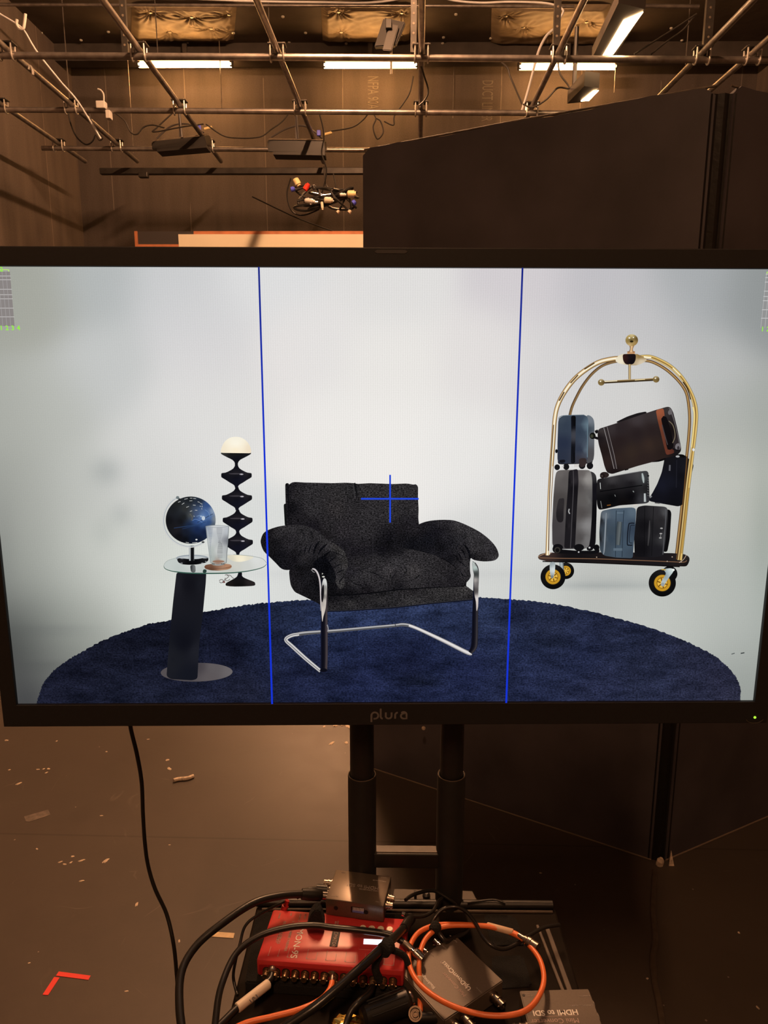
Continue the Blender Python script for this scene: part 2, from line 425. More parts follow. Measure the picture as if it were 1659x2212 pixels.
# ------------------------------------------------------------------ pipe grid
PZ = 4.25; PIPES = 'steel pipes of the overhead grid'
def pipe(a, c, r, label, mt='pipe_steel', group=PIPES, name='grid_pipe'):
    b = new(); tube(b, [a, c], r, 14); return lone(name, b, mt, label, 'pipe', group, smooth=True)
def ext(p, q, x0, x1):
    p, q = Vector(p), Vector(q); d = (q - p) / (q.x - p.x); return p + d * (x0 - p.x), p + d * (x1 - p.x)
crossP = []
for (pa, pb, xr, lb) in (((5, 120), (1505, 129), (-4.5, 5.05), 'long horizontal grid pipe nearest the camera, just above the glowing tubes'),
                         ((0, 237), (1100, 244), (-4.5, 5.05), 'long horizontal grid pipe second from the camera, below the glowing tubes'),
                         ((75, 320), (760, 324), (-4.18, 5.05), 'long horizontal grid pipe farthest from the camera, behind the two black lamps')):
    p, q = ext(G(*pa, PZ), G(*pb, PZ), *xr); pipe(p, q, .027, lb); crossP.append((p, q))
cl = []
names = ['leftmost grid pipe running away from the camera, ending at the left wall side', 'second grid pipe from the left running away from the camera', 'third grid pipe from the left, crossing the left fluorescent tube', 'fourth grid pipe from the left, running left of the middle tube', 'fifth grid pipe from the left, running right of the middle tube', 'sixth grid pipe from the left, passing the right fluorescent tube', 'grid pipe running away toward the black flat at upper right', 'rightmost grid pipe running away above the black flat corner']
LX = [(-3.98, -3.98, 9.85), (-3.25, -3.27, 9.85), (-2.14, -2.17, 9.85), (-.98, -.95, 9.9), (.235, .28, 9.9), (1.40, 1.42, 9.9), (2.62, 2.62, 9.9), (3.05, 3.05, 9.9)]
for (xa, xb, ye), nm in zip(LX, names):
    ya = 3.2; k = (xb - xa) / 1.25
    P0 = Vector((xa + k * (ya - 6.55), ya, PZ + .056)); P1 = Vector((xa + k * (ye - 6.55), ye, PZ + .056))
    pipe(P0, P1, .026, nm)
    for (p, q) in crossP:
        t = (xa - p.x) / (q.x - p.x)
        if 0 < t < 1:
            c = p.lerp(q, t); cl.append((xa + k * (c.y - 6.55), c.y))
# pipe clamps (two U bolts and a saddle)
c0 = thing('pipe_clamp', 'steel U-bolt clamp gripping the pipes where two grid pipes cross', 'clamp', (cl[0][0], cl[0][1], PZ), 0, 'pipe clamps at the grid crossings')
for s in (-1, 1):
    b = new(); pts = []
    for k in range(13):
        a = math.pi * k / 12; pts.append((cl[0][0] + s * .055, cl[0][1] + .036 * math.cos(a), PZ - .036 * math.sin(a)))
    pts = [(pts[0][0], pts[0][1], PZ + .10)] + pts + [(pts[-1][0], pts[-1][1], PZ + .10)]
    tube(b, pts, .0075, 8); obj('bolt', b, 'clamp_steel', c0, smooth=True)
b = new(); box(b, (cl[0][0] - .075, cl[0][1] - .05, PZ + .085), (cl[0][0] + .075, cl[0][1] + .05, PZ + .097), bev=.003); obj('saddle', b, 'pipe_dark', c0)
ordn = ['leftmost', 'second', 'third', 'fourth', 'fifth', 'sixth', 'seventh', 'rightmost']; cn = ['nearest', 'middle', 'farthest']
c0['label'] = 'steel U-bolt clamp joining the leftmost lengthwise pipe to the nearest cross pipe'
for i_, (x, y) in enumerate(cl[1:], 1): copy_thing(c0, (x, y, PZ), label='steel U-bolt clamp joining the %s lengthwise pipe to the %s cross pipe' % (ordn[i_ // 3], cn[i_ % 3]))
# strut hangers
for (px, y0, y1, wd, lb) in ((272, 0, 116, .05, 'perforated steel strut hanging above the left tube'), (893, 28, 112, .05, 'perforated steel strut hanging above the right end of the middle tube'), (1200, 0, 118, .055, 'perforated steel strut hanging left of the lit panel lamp'), (1525, 0, 120, .07, 'thick steel strut hanging right of the lit panel lamp')):
    p = G(px, y1, PZ + .06)
    t = thing('strut_hanger', lb, 'hanger', (p.x, p.y, PZ + .05), 0, 'struts holding up the pipe grid')
    b = new(); box(b, (p.x - wd / 2, p.y - .02, PZ + .05), (p.x + wd / 2, p.y + .02, CEIL_Z)); z = PZ + .12
    while z < CEIL_Z - .05:
        lathe(b, (p.x, p.y - .0205, z), (0, -1, 0), [(0, .010), (.001, .010)], 8, mi=1); z += .075
    obj('channel', b, ['pipe_dark', 'foam_edge'], t)
# conduit, track bar, hanging rods
p, q = YP(0, 10, 8.6), YP(1240, 14, 8.6); pipe(p, q, .016, 'thin horizontal conduit at the very top of the view', 'pipe_steel', None, 'conduit')
p, q = YP(1325, 12, 8.6), YP(1510, 14, 8.6); pipe(p, q, .02, 'short horizontal conduit right of the lit panel lamp', 'pipe_steel', None, 'conduit')
b = new(); pts = [YP(x, y, 8.3) for x, y in ((300, -14), (360, -6), (480, 0), (560, 3), (700, 5), (790, 6), (850, 0), (890, -12))]
tube(b, spline(pts, 6), .010, 8); lone('overhead_cable', b, 'wire_white', 'pale cable draped along the conduit at the top centre', 'cable', smooth=True)
b = new(); pts = [YP(x, y, 8.3) for x, y in ((940, -12), (980, 1), (1040, 6), (1100, 4), (1180, 7), (1215, 20), (1210, 40), (1196, 68))]
tube(b, spline(pts, 6), .010, 8); lone('overhead_cable', b, 'wire_white', 'pale cable sagging at the top edge between the batts', 'cable', smooth=True)
p, q = YP(217, 366, 9.9), YP(800, 372, 9.9)
b = new(); box(b, (p.x, 9.86, (p.z + q.z) / 2 - .045), (1.2, 9.94, (p.z + q.z) / 2 + .03), bev=.006)
t = lone('track_bar', b, 'pipe_dark', 'long dark horizontal track bar below the pipe grid', 'bar')
for (px, y0, y1, Y, lb) in ((142, 108, 235, 9.0, 'far left'), (275, 120, 330, 10.2, 'left'), (335, 12, 115, 9.0, 'above the left tube'), (580, 10, 92, 9.4, 'left of the middle batt'), (476, 150, 240, 10.3, 'right of the left tube'), (980, 165, 255, 10.9, 'on the wall panel seam right of centre'), (1490, 20, 140, 8.8, 'at the right'), (1330, 146, 200, 10.3, 'below the right tube')):
    a, c = YP(px, y0, Y), YP(px, y1, Y); c.x = a.x; a.z = CEIL_Z
    b = new(); tube(b, [a, c], .006, 6); lone('hanging_rod', b, 'pipe_steel', 'thin vertical rod hanging from the roof, ' + lb, 'rod', 'thin rods hanging from the roof')

# ------------------------------------------------------------------ lamps on the grid
def slab(c4, z, h, bm=None, mi=0):
    b = bm or new(); P = [G(x, y, z) for x, y in c4]; prism(b, P, (0, 0, h), mi); return b
t = thing('panel_lamp', 'bright lit panel lamp in a grey housing at upper right', 'lamp', G(1330, 70, 4.5), 0, 'lit panel lamps')
b = slab([(1278, 128), (1329, 120), (1394, 20), (1336, 6)], 4.5, .10); obj('housing', b, 'lamp_housing', t)
b = slab([(1297, 130), (1325, 117), (1389, 27), (1347, 45)], 4.494, .005); obj('light_panel', b, 'panel_glow', t)
b = new(); tube(b, [G(1348, 10, 4.62), G(1348, 10, 4.62) + Vector((0, 0, .9))], .03, 10); tube(b, [G(1318, 60, 4.6), G(1350, 30, 4.75), G(1372, 40, 4.6)], .012, 8); obj('yoke', b, 'lamp_black', t, smooth=True)
t = thing('panel_lamp', 'smaller lit panel lamp just above the slanted black flat edge', 'lamp', G(1262, 215, 4.1), 0, 'lit panel lamps')
b = slab([(1225, 224), (1256, 221), (1294, 190), (1262, 186)], 4.1, .12); obj('housing', b, 'lamp_housing', t)
b = slab([(1255, 219), (1272, 218), (1293, 196), (1281, 198)], 4.094, .005); obj('light_panel', b, 'panel_glow', t)
b = new(); p = G(1240, 190, 4.2); tube(b, [p, p + Vector((0, 0, .5))], .02, 8); obj('yoke', b, 'lamp_black', t)
def dark_lamp(pa, pb, pc, pd, Y, label, dy=.28):
    """front face pa(top left) pb(top right) pc(bottom right) pd(bottom left)"""
    P = [YP(*q, Y) for q in (pa, pb, pc, pd)]; c = (P[0] + P[2]) / 2
    t = thing('lamp_unit', label, 'lamp', c, 0, 'unlit black lamps hanging from the grid')
    b = new(); prism(b, P, (0, dy, .09)); bmesh.ops.bevel(b, geom=b.edges[:], offset=.01, segments=2, affect='EDGES'); obj('housing', b, 'lamp_black', t)
    b = new(); top = [P[0] + Vector((.01, .01, .012)), P[1] + Vector((-.01, .01, .012)), P[1] + Vector((-.01, dy, .10)), P[0] + Vector((.01, dy, .10))]
    prism(b, top, (0, 0, .006)); obj('lit_top_sheet', b, 'foam_edge', t)  # paler sheet over the black housing, its colour stands in for the lit top
    b = new(); n = (P[2] - P[3]).normalized(); s = P[3] + n * .06 + Vector((0, -.01, .005)); e = P[2] + Vector((0, -.01, .005))
    prism(b, [s, e, e + Vector((0, 0, -.035)), s + Vector((0, 0, -.03))], (0, .2, .0)); obj('barndoor', b, 'lamp_black', t)
    b = new(); tp = (P[0] + P[1]) / 2; tube(b, [tp + Vector((0, .12, .05)), tp + Vector((0, .12, .30)), tp + Vector((.02, .12, PZ - tp.z - .03))], .016, 8)
    tube(b, spline([P[0] + Vector((.03, .1, .06)), tp + Vector((-.1, .12, .17)), tp + Vector((.1, .12, .19)), P[1] + Vector((-.03, .1, .06))], 5), .010, 8)
    obj('yoke', b, 'lamp_housing', t, smooth=True)
    b = new(); q = P[1] + Vector((-.06, .02, .09)); box(b, q - Vector((.022, .02, .03)), q + Vector((.022, .02, .03)), bev=.006); obj('connector', b, 'blue_plug', t, label='blue power connector')
    b = new(); q = P[1] + Vector((.0, .02, .075)); tube(b, [q, q + Vector((.09, 0, .02))], .016, 8); obj('connector', b, 'yellow_plug', t, label='yellow power connector')
    return t
dark_lamp((327, 306), (441, 293), (446, 313), (328, 324), 8.75, 'tilted black lamp hanging below the left fluorescent tube')
spot_t = dark_lamp((577, 303), (700, 305), (702, 330), (579, 329), 8.75, 'level black lamp hanging left of the big black flat')
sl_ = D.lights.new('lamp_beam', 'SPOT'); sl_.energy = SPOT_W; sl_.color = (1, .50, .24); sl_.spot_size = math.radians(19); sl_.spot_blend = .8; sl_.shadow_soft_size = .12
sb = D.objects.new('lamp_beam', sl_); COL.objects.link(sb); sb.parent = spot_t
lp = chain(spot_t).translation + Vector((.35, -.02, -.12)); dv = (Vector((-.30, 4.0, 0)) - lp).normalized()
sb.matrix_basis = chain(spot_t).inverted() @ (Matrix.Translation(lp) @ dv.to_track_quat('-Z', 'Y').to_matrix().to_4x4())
# unlit grey fixture seen from below
P = [YP(*q, 8.1) for q in ((829, 38), (877, 48), (856, 98), (808, 102))]
t = thing('flood_lamp', 'unlit grey tapered lamp hanging above the middle fluorescent tube', 'lamp', P[3], 0)
b = new(); prism(b, P, (0, .3, .10)); bmesh.ops.bevel(b, geom=b.edges[:], offset=.012, segments=2, affect='EDGES'); obj('housing', b, mat('lamp_grey', (.03, .026, .024), .6), t)
q = [YP(*k, 8.06) for k in ((842, 50), (862, 55), (846, 110), (826, 108))]
b = new(); prism(b, q, (0, .05, 0)); bmesh.ops.bevel(b, geom=b.edges[:], offset=.008, segments=2, affect='EDGES'); obj('mount_arm', b, 'lamp_housing', t)
b = new(); box(b, YP(833, 60, 8.02) , YP(846, 42, 8.04) + Vector((0, .03, 0)), bev=.004); obj('driver_box', b, 'lamp_black', t)
for q in (YP(845, 105, 8.1),):
    b = new(); tube(b, [q, q + Vector((.0, .05, -.22))], .012, 8); obj('hook', b, 'clamp_steel', t)

# ------------------------------------------------------------------ overhead cables
def acable(name, pts, Y, r, mt, label, group=None, n=7):
    b = new(); P = []
    for k in pts:
        P.append(YP(k[0], k[1], k[2] if len(k) > 2 else Y))
    tube(b, spline(P, n), r, 8); return lone(name, b, mt, label, 'cable', group, smooth=True)
acable('overhead_cable', [(-20, 12), (0, 30), (30, 48), (52, 66), (80, 112), (130, 175), (165, 215), (195, 262), (218, 300)], 7.0, .008, 'wire_white', 'long pale cable slanting down from the upper left corner')
acable('overhead_cable', [(1200, 60), (1180, 78), (1163, 112), (1150, 160), (1138, 205), (1125, 246)], 8.6, .014, 'wire_white', 'straight white cable slanting down in front of the right tube')
hang = 'thin loose cables hanging from the grid'
for i, (pts, Y, lb) in enumerate([
    ([(148, 240), (152, 265), (165, 295), (185, 312), (200, 305), (206, 290)], 8.2, 'dark cable looping under the far left pipes'),
    ([(192, 240), (198, 262), (212, 285), (222, 297), (215, 303), (208, 292)], 8.2, 'pale cable knotted at the second pipe'),
    ([(250, 245), (270, 262), (282, 285), (296, 290), (310, 275), (330, 270), (355, 276)], 8.4, 'brown cable waving left of the tilted lamp'),
    ([(375, 242), (340, 275), (333, 285), (400, 273), (440, 268)], 8.5, 'thin cable running over the tilted lamp'),
    ([(445, 268), (480, 292), (510, 298), (560, 296), (585, 280), (610, 262), (625, 242)], 8.6, 'thin cable sagging between the two black lamps'),
    ([(715, 283), (760, 275), (785, 258), (800, 238)], 8.7, 'thin cable rising from the level black lamp'),
    ([(800, 238), (812, 255), (806, 275), (815, 300), (828, 285), (822, 262), (812, 255)], 8.2, 'bundled cable loop above the flat corner'),
    ([(830, 262), (850, 270), (852, 250), (870, 225), (885, 200), (893, 165)], 8.4, 'cable climbing toward the middle tube'),
    ([(905, 130), (915, 160), (925, 195), (918, 215), (905, 228)], 6.9, 'crumpled cable hanging below the pipe right of the middle tube'),
    ([(1073, 128), (1095, 145), (1102, 165), (1115, 195), (1128, 225)], 6.9, 'cable with joints hanging left of the right tube'),
    ([(1205, 130), (1210, 160), (1230, 190), (1205, 190), (1180, 215), (1150, 232), (1130, 225)], 7.2, 'tangled cable below the right tube'),
    ([(1505, 30), (1460, 60), (1420, 85), (1370, 117)], 7.0, 'pale cable running left from the right strut'),
    ([(1500, 35), (1475, 65), (1440, 90), (1405, 118)], 7.1, 'second pale cable running left from the right strut'),
    ([(545, 425), (640, 470), (720, 500)], 9.5, 'thin cable on the wall below the plug cluster'),
    ([(628, 385), (620, 420), (630, 455), (655, 465), (690, 452)], 8.2, 'round black cable coil behind the plug cluster'),
    ([(690, 245), (700, 290), (695, 330), (705, 365), (700, 400), (690, 430)], 8.2, 'cable dropping behind the level lamp to the plugs'),
    ([(720, 375), (725, 405), (715, 412), (703, 395), (700, 360)], 8.25, 'short cable loop above the plug cluster')]):
    acable('loose_cable', pts, Y, .008, 'cable_glossy' if i in (0, 13, 14, 15) else 'pipe_dark', lb, hang)
# hooks and box on the second pipe
t = thing('junction_box', 'pale junction box with conduit on the second pipe, left side', 'box', YP(220, 232, 7.8), 0)
b = new(); box(b, YP(207, 233, 7.78), YP(232, 223, 7.86), bev=.008); box(b, YP(228, 255, 7.78), YP(243, 243, 7.86), bev=.006); obj('case', b, 'white_paint', t)
b = new(); tube(b, spline([YP(x, y, 7.82) for x, y in ((224, 226), (224, 205), (218, 195), (211, 192))], 4), .008, 8); obj('conduit', b, 'white_paint', t, smooth=True)
b = new(); tube(b, spline([YP(x, y, 6.4) for x, y in ((37, 42), (36, 52), (42, 62), (50, 62), (53, 48), (55, 30))], 4), .012, 8); lone('cable_hook', b, 'white_paint', 'pale hook holding the long cable at upper left', 'hook', smooth=True)
b = new(); tube(b, spline([YP(x, y, 6.9) for x, y in ((62, 150), (65, 143), (70, 152), (71, 162))], 4), .012, 8); lone('cable_hook', b, 'clamp_steel', 'small hook on the second lengthwise pipe at left', 'hook', smooth=True)
b = new(); p = YP(312, 378, 9.8); box(b, p - Vector((.07, .04, .035)), p + Vector((.05, .04, .03)), bev=.01); lone('pipe_bracket', b, 'pipe_dark', 'small dark bracket under the track bar', 'bracket')
# cluster of power plugs hanging before the back wall
PL = 'power plugs hanging in front of the back wall'
for (x0, y0, x1, y1, r, mt, lb) in ((637, 386, 646, 402, .035, 'yellow_plug', 'tilted yellow plug at the top of the hanging cluster'), (658, 411, 667, 397, .028, 'red_plug', 'red plug in the hanging cluster'),
        (628, 410, 637, 407, .026, 'blue_plug', 'blue plug at the left of the hanging cluster'), (750, 419, 769, 419, .036, 'yellow_plug', 'level yellow plug at the right of the cluster'),
        (700, 432, 719, 433, .030, 'board_cream', 'pale plug in the middle of the cluster'), (658, 433, 680, 436, .026, 'white_paint', 'white plug in the lower middle of the cluster'),
        (762, 440, 768, 435, .028, 'blue_plug', 'blue plug near the edge of the black flat'), (734, 421, 748, 421, .018, 'white_paint', 'small white plug beside the level yellow one'), (695, 436, 697, 453, .014, 'board_cream', 'thin pale plug pointing down in the cluster'), (664, 428, 672, 442, .016, 'wire_white', 'slim white plug crossing the lower middle one'), (676, 400, 680, 410, .02, 'lamp_black', 'black plug right of the red one'), (728, 460, 733, 455, .018, 'scrap', 'small pale plug at the bottom of the cluster'), (753, 460, 758, 455, .02, 'scrap', 'pale round plug at the bottom right of the cluster')):
    a, c = YP(x0, y0, 8.0), YP(x1, y1, 8.0); d = (c - a); L = d.length
    b = new(); lathe(b, a, d, [(0, r * .6), (L * .1, r), (L * .8, r), (L * .82, r * .7), (L, r * .7)], 14)
    lone('power_plug', b, mt, lb, 'plug', PL, smooth=True)
t = thing('cable_knot', 'dark bundle of cables the coloured plugs hang from', 'cable', YP(690, 415, 8.05), 0)
b = new(); rnd = random.Random(3)
for k in range(9):
    pts = [YP(rnd.uniform(635, 775), rnd.uniform(400, 455), 8.08 + rnd.uniform(0, .1)) for _ in range(5)]
    tube(b, spline(pts, 6), .012, 6)
obj('loops', b, 'cable_glossy', t, smooth=True)

# ------------------------------------------------------------------ boards at the back
a, c = YP(385, 506, 8), YP(780, 505, 8)
t = thing('set_wall', 'cream set wall with an orange wooden top edge, behind the monitor', 'wall panel', (a.x, 8, 0), 0)
b = new(); box(b, (a.x, 8, 0), (1.6, 8.08, a.z)); obj('panel', b, 'board_cream', t)
b = new(); box(b, (a.x + .16, 8.02, a.z + .003), (1.6, 8.07, a.z + .035)); obj('top_rail', b, 'wood_orange', t)
a, c = YP(297, 500, 8.3), YP(383, 528, 8.3)
t = thing('set_flat', 'dark board edged in orange wood left of the cream set wall', 'wall panel', (a.x, 8.3, 0), 0)
b = new(); box(b, (a.x, 8.3, c.z), (c.x + .3, 8.36, a.z)); obj('panel', b, 'dark_board', t)
b = new(); box(b, (a.x - .03, 8.28, 0), (a.x, 8.36, a.z)); box(b, (a.x, 8.29, c.z - .05), (c.x + .3, 8.36, c.z)); obj('wood_edge', b, 'wood_orange', t)
b = new(); box(b, (a.x, 8.3, 0), (c.x + .3, 8.36, c.z - .05)); obj('lower_panel', b, 'dark_board', t)

# ------------------------------------------------------------------ big black V-flat
A = G(789, 1656); Cn = G(1425, 1865); E = G(1659, 1765); A.z = Cn.z = E.z = 0
E = Cn + (E - Cn).normalized() * 1.22; HV = 2.43; TK = .018
t = thing('folding_flat', 'tall black two-panel foam board flat standing like a V behind the monitor', 'flat', Cn, 0)
def vpanel(p, q, sg):
    d = (q - p).normalized(); n = Vector((-d.y, d.x, 0));
    if n.y < 0: n = -n
    b = new(); nx, nz = 40, 60; L = (q - p).length
    P = []
    for j in range(nz + 1):
        row = []
        for i in range(nx + 1):
            u, v = i / nx, j / nz
            h = HV * v
            if j == nz: h += .003 * math.sin(u * 17) + .0015 * math.sin(u * 61) - (.02 if (i == 0 or i == nx) else 0)
            bow = .006 * math.sin(u * 3.1) * math.sin(v * 2.5 + .4)
            row.append(b.verts.new(p + d * L * u + n * bow + Vector((0, 0, h + (.004 if j == 0 else 0)))))
        P.append(row)
    for j in range(nz):
        for i in range(nx): b.faces.new((P[j][i], P[j][i + 1], P[j + 1][i + 1], P[j + 1][i]))
    r = bmesh.ops.extrude_face_region(b, geom=b.faces[:])
    bmesh.ops.translate(b, vec=n * TK, verts=[x for x in r['geom'] if isinstance(x, bmesh.types.BMVert)])
    return b, d, n
g1 = (Cn - A).normalized(); g2 = (E - Cn).normalized()
for (p, q) in ((A, Cn - g1 * .028), (Cn + g2 * .028, E)):
    b, d, n = vpanel(p, q, 1); pn = obj('panel', b, 'foamcore', t, smooth=True)
    b = new(); tube(b, [p + Vector((0, 0, .004)) - n * .001, q + Vector((0, 0, .004)) - n * .001], .003, 6); obj('bottom_edge', b, 'edge_pale', pn)
    b = new(); tube(b, [p + Vector((0, 0, HV + .002)) + n * .01, p.lerp(q, .5) + Vector((0, 0, HV + .006)) + n * .01, q + Vector((0, 0, HV + .002)) + n * .01], .0035, 6); obj('top_edge', b, 'foam_edge', pn)
b = new(); a0, a1 = Cn - g1 * .04, Cn + g2 * .04; mid = Cn + Vector((0, -.004, 0))
pr = [a0 + Vector((0, -.003, 0)), a0.lerp(mid, .55) + Vector((0, .012, 0)), mid + Vector((0, .014, 0)), a1.lerp(mid, .55) + Vector((0, .012, 0)), a1 + Vector((0, -.003, 0)), a1 + Vector((0, .006, 0)), mid + Vector((0, .022, 0)), a0 + Vector((0, .006, 0))]
prism(b, pr, (0, 0, HV - .02)); obj('hinge_tape', b, 'tape_black', t)
p = G(1424, 1868); b = new(); lathe(b, (p.x, p.y, 0), (.1, -.2, 1), [(0, .012), (.02, .012), (.03, .006)], 8); lone('paper_scrap', b, 'scrap', 'pale crumpled bit of paper at the corner of the black flat', 'scrap')
p = G(1444, 1862); b = new(); prism(b, [(p.x - .006, p.y - .02, .0), (p.x + .012, p.y - .02, 0), (p.x + .002, p.y - .01, .05)], (0, .003, 0)); lone('paper_scrap', b, 'scrap', 'thin upright sliver of torn board beside the flat corner', 'scrap')

# ------------------------------------------------------------------ things on the floor
b = new(); P = [G(x, y, .006) for x, y in ((1415, 1880), (1411, 1950), (1412, 1985), (1416, 2030), (1411, 2060), (1411, 2090), (1416, 2130), (1424, 2165), (1431, 2212), (1438, 2260))]
tube(b, spline(P, 6), .0085, 8, flat=.6); lone('floor_cable', b, 'tray_rail', 'thin dark cable lying on the floor toward the flat corner', 'cable', smooth=True)
def strip(pts, z, h, name, mt, label, cat, group=None):
    b = new(); prism(b, [G(x, y, z) for x, y in pts], (0, 0, h)); return lone(name, b, mt, label, cat, group)
strip([(127, 2099), (196, 2108), (191, 2117), (121, 2108)], .0005, .001, 'red_tape_strip', 'red_tape', 'wider red tape strip of the corner mark on the floor', 'tape', 'red tape corner mark')
strip([(117, 2111), (129, 2112), (104, 2150), (92, 2149)], .0005, .001, 'red_tape_strip', 'red_tape', 'slanting red tape strip of the corner mark on the floor', 'tape', 'red tape corner mark')
strip([(449, 2012), (507, 2016), (504, 2027), (447, 2023)], .0005, .001, 'masking_tape_strip', 'beige_tape', 'short beige tape strip on the floor left of the cable box', 'tape')
strip([(52, 1764), (104, 1749), (109, 1760), (63, 1776), (56, 1774)], .0003, .0006, 'clear_tape_strip', 'clear_tape', 'piece of clear tape stuck on the floor at left', 'tape')
b = new(); tube(b, spline([G(x, y, .008) for x, y in ((375, 1686), (385, 1683), (405, 1681), (418, 1676))], 4), .008, 8); lone('cord_offcut', b, 'scrap', 'short pale offcut of cord on the floor', 'scrap', smooth=True)
SC = 'pale scraps scattered on the floor'; base = None; rnd = random.Random(5)
spots = [(14, 1600, 1.5), (122, 1601, 1), (20, 1663, 1), (40, 1693, 1.6), (82, 1662, 1), (94, 1661, 1), (105, 1661, 1.2), (100, 1669, 1), (230, 1624, 1.1), (362, 1642, 1.7), (366, 1661, 1.6), (219, 1762, .8), (228, 1860, 1.8), (157, 1850, 1.2), (176, 1859, 1.2), (130, 1862, .9), (140, 1867, .8), (153, 1863, .9), (295, 1954, 1.1), (176, 1903, 1), (80, 1834, .7), (273, 2141, .6), (63, 2080, .6), (387, 2033, .7), (716, 1606, 2), (748, 1605, 2), (725, 1567, 3), (740, 1566, 2.6), (752, 1570, 2.2), (1398, 2114, .8), (1168, 1886, .7), (1596, 2015, .8), (1637, 2177, .7), (700, 1570, 1.5), (320, 1597, .8), (366, 1825, .6)]
for k, (x, y, s) in enumerate(spots):
    p = G(x, y, 0)
    if base is None:
        b = new(); bmesh.ops.create_icosphere(b, subdivisions=2, radius=.009)
        for v in b.verts: v.co *= 1 + rnd.uniform(-.35, .35); v.co.z = abs(v.co.z) * .5
        b.transform(Matrix.Translation(p)); base = lone('floor_scrap', b, 'scrap', 'tiny pale scrap lying on the black studio floor', 'scrap', SC)
        s *= .6; base.scale = (s, s * .7, s)
    else:
        c = copy_thing(base, (p.x, p.y, 0), Matrix.Rotation(rnd.uniform(0, 3), 3, 'Z')); s *= .62; c.scale = (s * rnd.uniform(.8, 1.6), s * .6, s * .5)
b = new(); p = G(915, 1573, .02); bmesh.ops.create_icosphere(b, subdivisions=2, radius=.008, matrix=Matrix.Translation(YP(915, 1573, 2.52)))
lone('foam_chip', b, 'scrap', 'small pale chip stuck to the black flat below the monitor', 'scrap')
# ------------------------------------------------------------------ monitor stand with its tray
TZ = .84; PY = .965
t = thing('monitor_stand', 'black wheeled monitor stand with two round posts and a small tray', 'stand', (.02, PY, 0), 0)
STAND = t
def post(pxa, pxb, pya, pyb, w_up, w_lo, ysl):
    a, c = YP(pxa, 1600, PY), YP(pxb, 1900, PY); x = (a.x + c.x) / 2
    zs = YP(pxa, ysl, PY).z
    b = new(); lathe(b, (x, PY, zs - .03), (0, 0, 1), [(0, w_up), (1.28 - zs + .03, w_up)], 36); up = obj('upper_post', b, 'black_metal', STAND, smooth=True)
    b = new(); lathe(b, (x, PY, .06), (0, 0, 1), [(0, w_lo), (zs - .06 - .002, w_lo), (zs - .06, w_lo - .001), (zs - .06, w_up + .0015), (zs - .075, w_up + .0012)], 36); obj('lower_post', b, 'black_metal', STAND, smooth=True)
    b = new(); r = w_lo - .0012; pts = [(x + r * math.cos(k * math.pi / 18), PY + r * math.sin(k * math.pi / 18), zs) for k in range(36)]
    tube(b, pts, .0008, 6, closed=True); obj('collar_ring', b, 'tray_rail', STAND, smooth=True)
    return x
xa = post(784.5, 780.5, 0, 0, .0178, .0212, 1672)
xb = post(977, 970, 0, 0, .0172, .0210, 1672)
zt_ = YP(880, 1846, PY - .012).z
b = new(); box(b, (xa + .017, PY - .012, zt_ - .024), (xb - .017, PY + .010, zt_), bev=.002); cbar = obj('crossbar', b, 'black_metal', STAND)
b = new(); box(b, (xa + .019, PY - .008, zt_), (xb - .019, PY + .007, zt_ + .0012)); obj('top_plate', b, 'tray_rail', cbar)
# mounting plates and screws
pl = [G(x, y, TZ + .004) for x, y in ((847, 1951), (852, 1925), (1020, 1930), (1031, 1952))]
b = new(); prism(b, pl, (0, 0, .004)); br = obj('mounting_plate', b, 'bracket_grey', STAND)
b = new(); p = G(921, 1937, TZ + .008); lathe(b, p, (0, 0, 1), [(0, .006), (.004, .006), (.007, .003)], 14); obj('bolt', b, 'black_metal', br, smooth=True)
b = new(); p = G(897, 1938, TZ + .008); box(b, p - Vector((.002, .004, 0)), p + Vector((.002, .008, .006)), bev=.0006); obj('strap_slot', b, 'hole_black', br)
# tray
b = new(); box(b, (-.206, .655, TZ - .012), (.254, .955, TZ), bev=.003); tr = obj('tray', b, 'tray_gloss', STAND)
a = G(553, 1957, TZ + .004); c = G(1195, 1961, TZ + .004)
b = new(); tube(b, [(a.x, .958, TZ + .004), (c.x, .958, TZ + .004)], .0065, 12); obj('back_lip', b, 'black_metal', tr, smooth=True)
b = new(); tube(b, [(a.x + .01, .947, TZ + .001), (c.x - .002, .947, TZ + .001)], .0022, 8); obj('front_bead', b, 'tray_rail', tr, smooth=True)
for q in ([(1157, 2001), (1163, 2000), (1216, 2133), (1209, 2136)], [(1175, 2003), (1186, 2006), (1234, 2136), (1222, 2136)]):
    b = new(); P = [G(x, y, TZ) for x, y in q]; d1 = (P[3] - P[0]) * 2.2; P = [P[0], P[1], P[1] + (P[2] - P[1]) * 2.2, P[0] + d1]
    prism(b, P, (0, 0, .003)); bmesh.ops.bevel(b, geom=b.edges[:], offset=.0008, segments=1, affect='EDGES'); obj('rail', b, 'tray_rail', tr)
for q, in (([(1044, 1976), (1112, 1980), (1137, 2042), (1062, 2044)],), ([(1062, 2067), (1130, 2066), (1150, 2132), (1066, 2138)],)):
    b = new(); P = [G(x, y, TZ) for x, y in q]; prism(b, P, (0, 0, .0015)); bmesh.ops.bevel(b, geom=[e for e in b.edges if abs((e.verts[0].co - e.verts[1].co).z) > .001], offset=.004, segments=3, affect='EDGES'); obj('velcro_patch', b, 'velcro', tr)
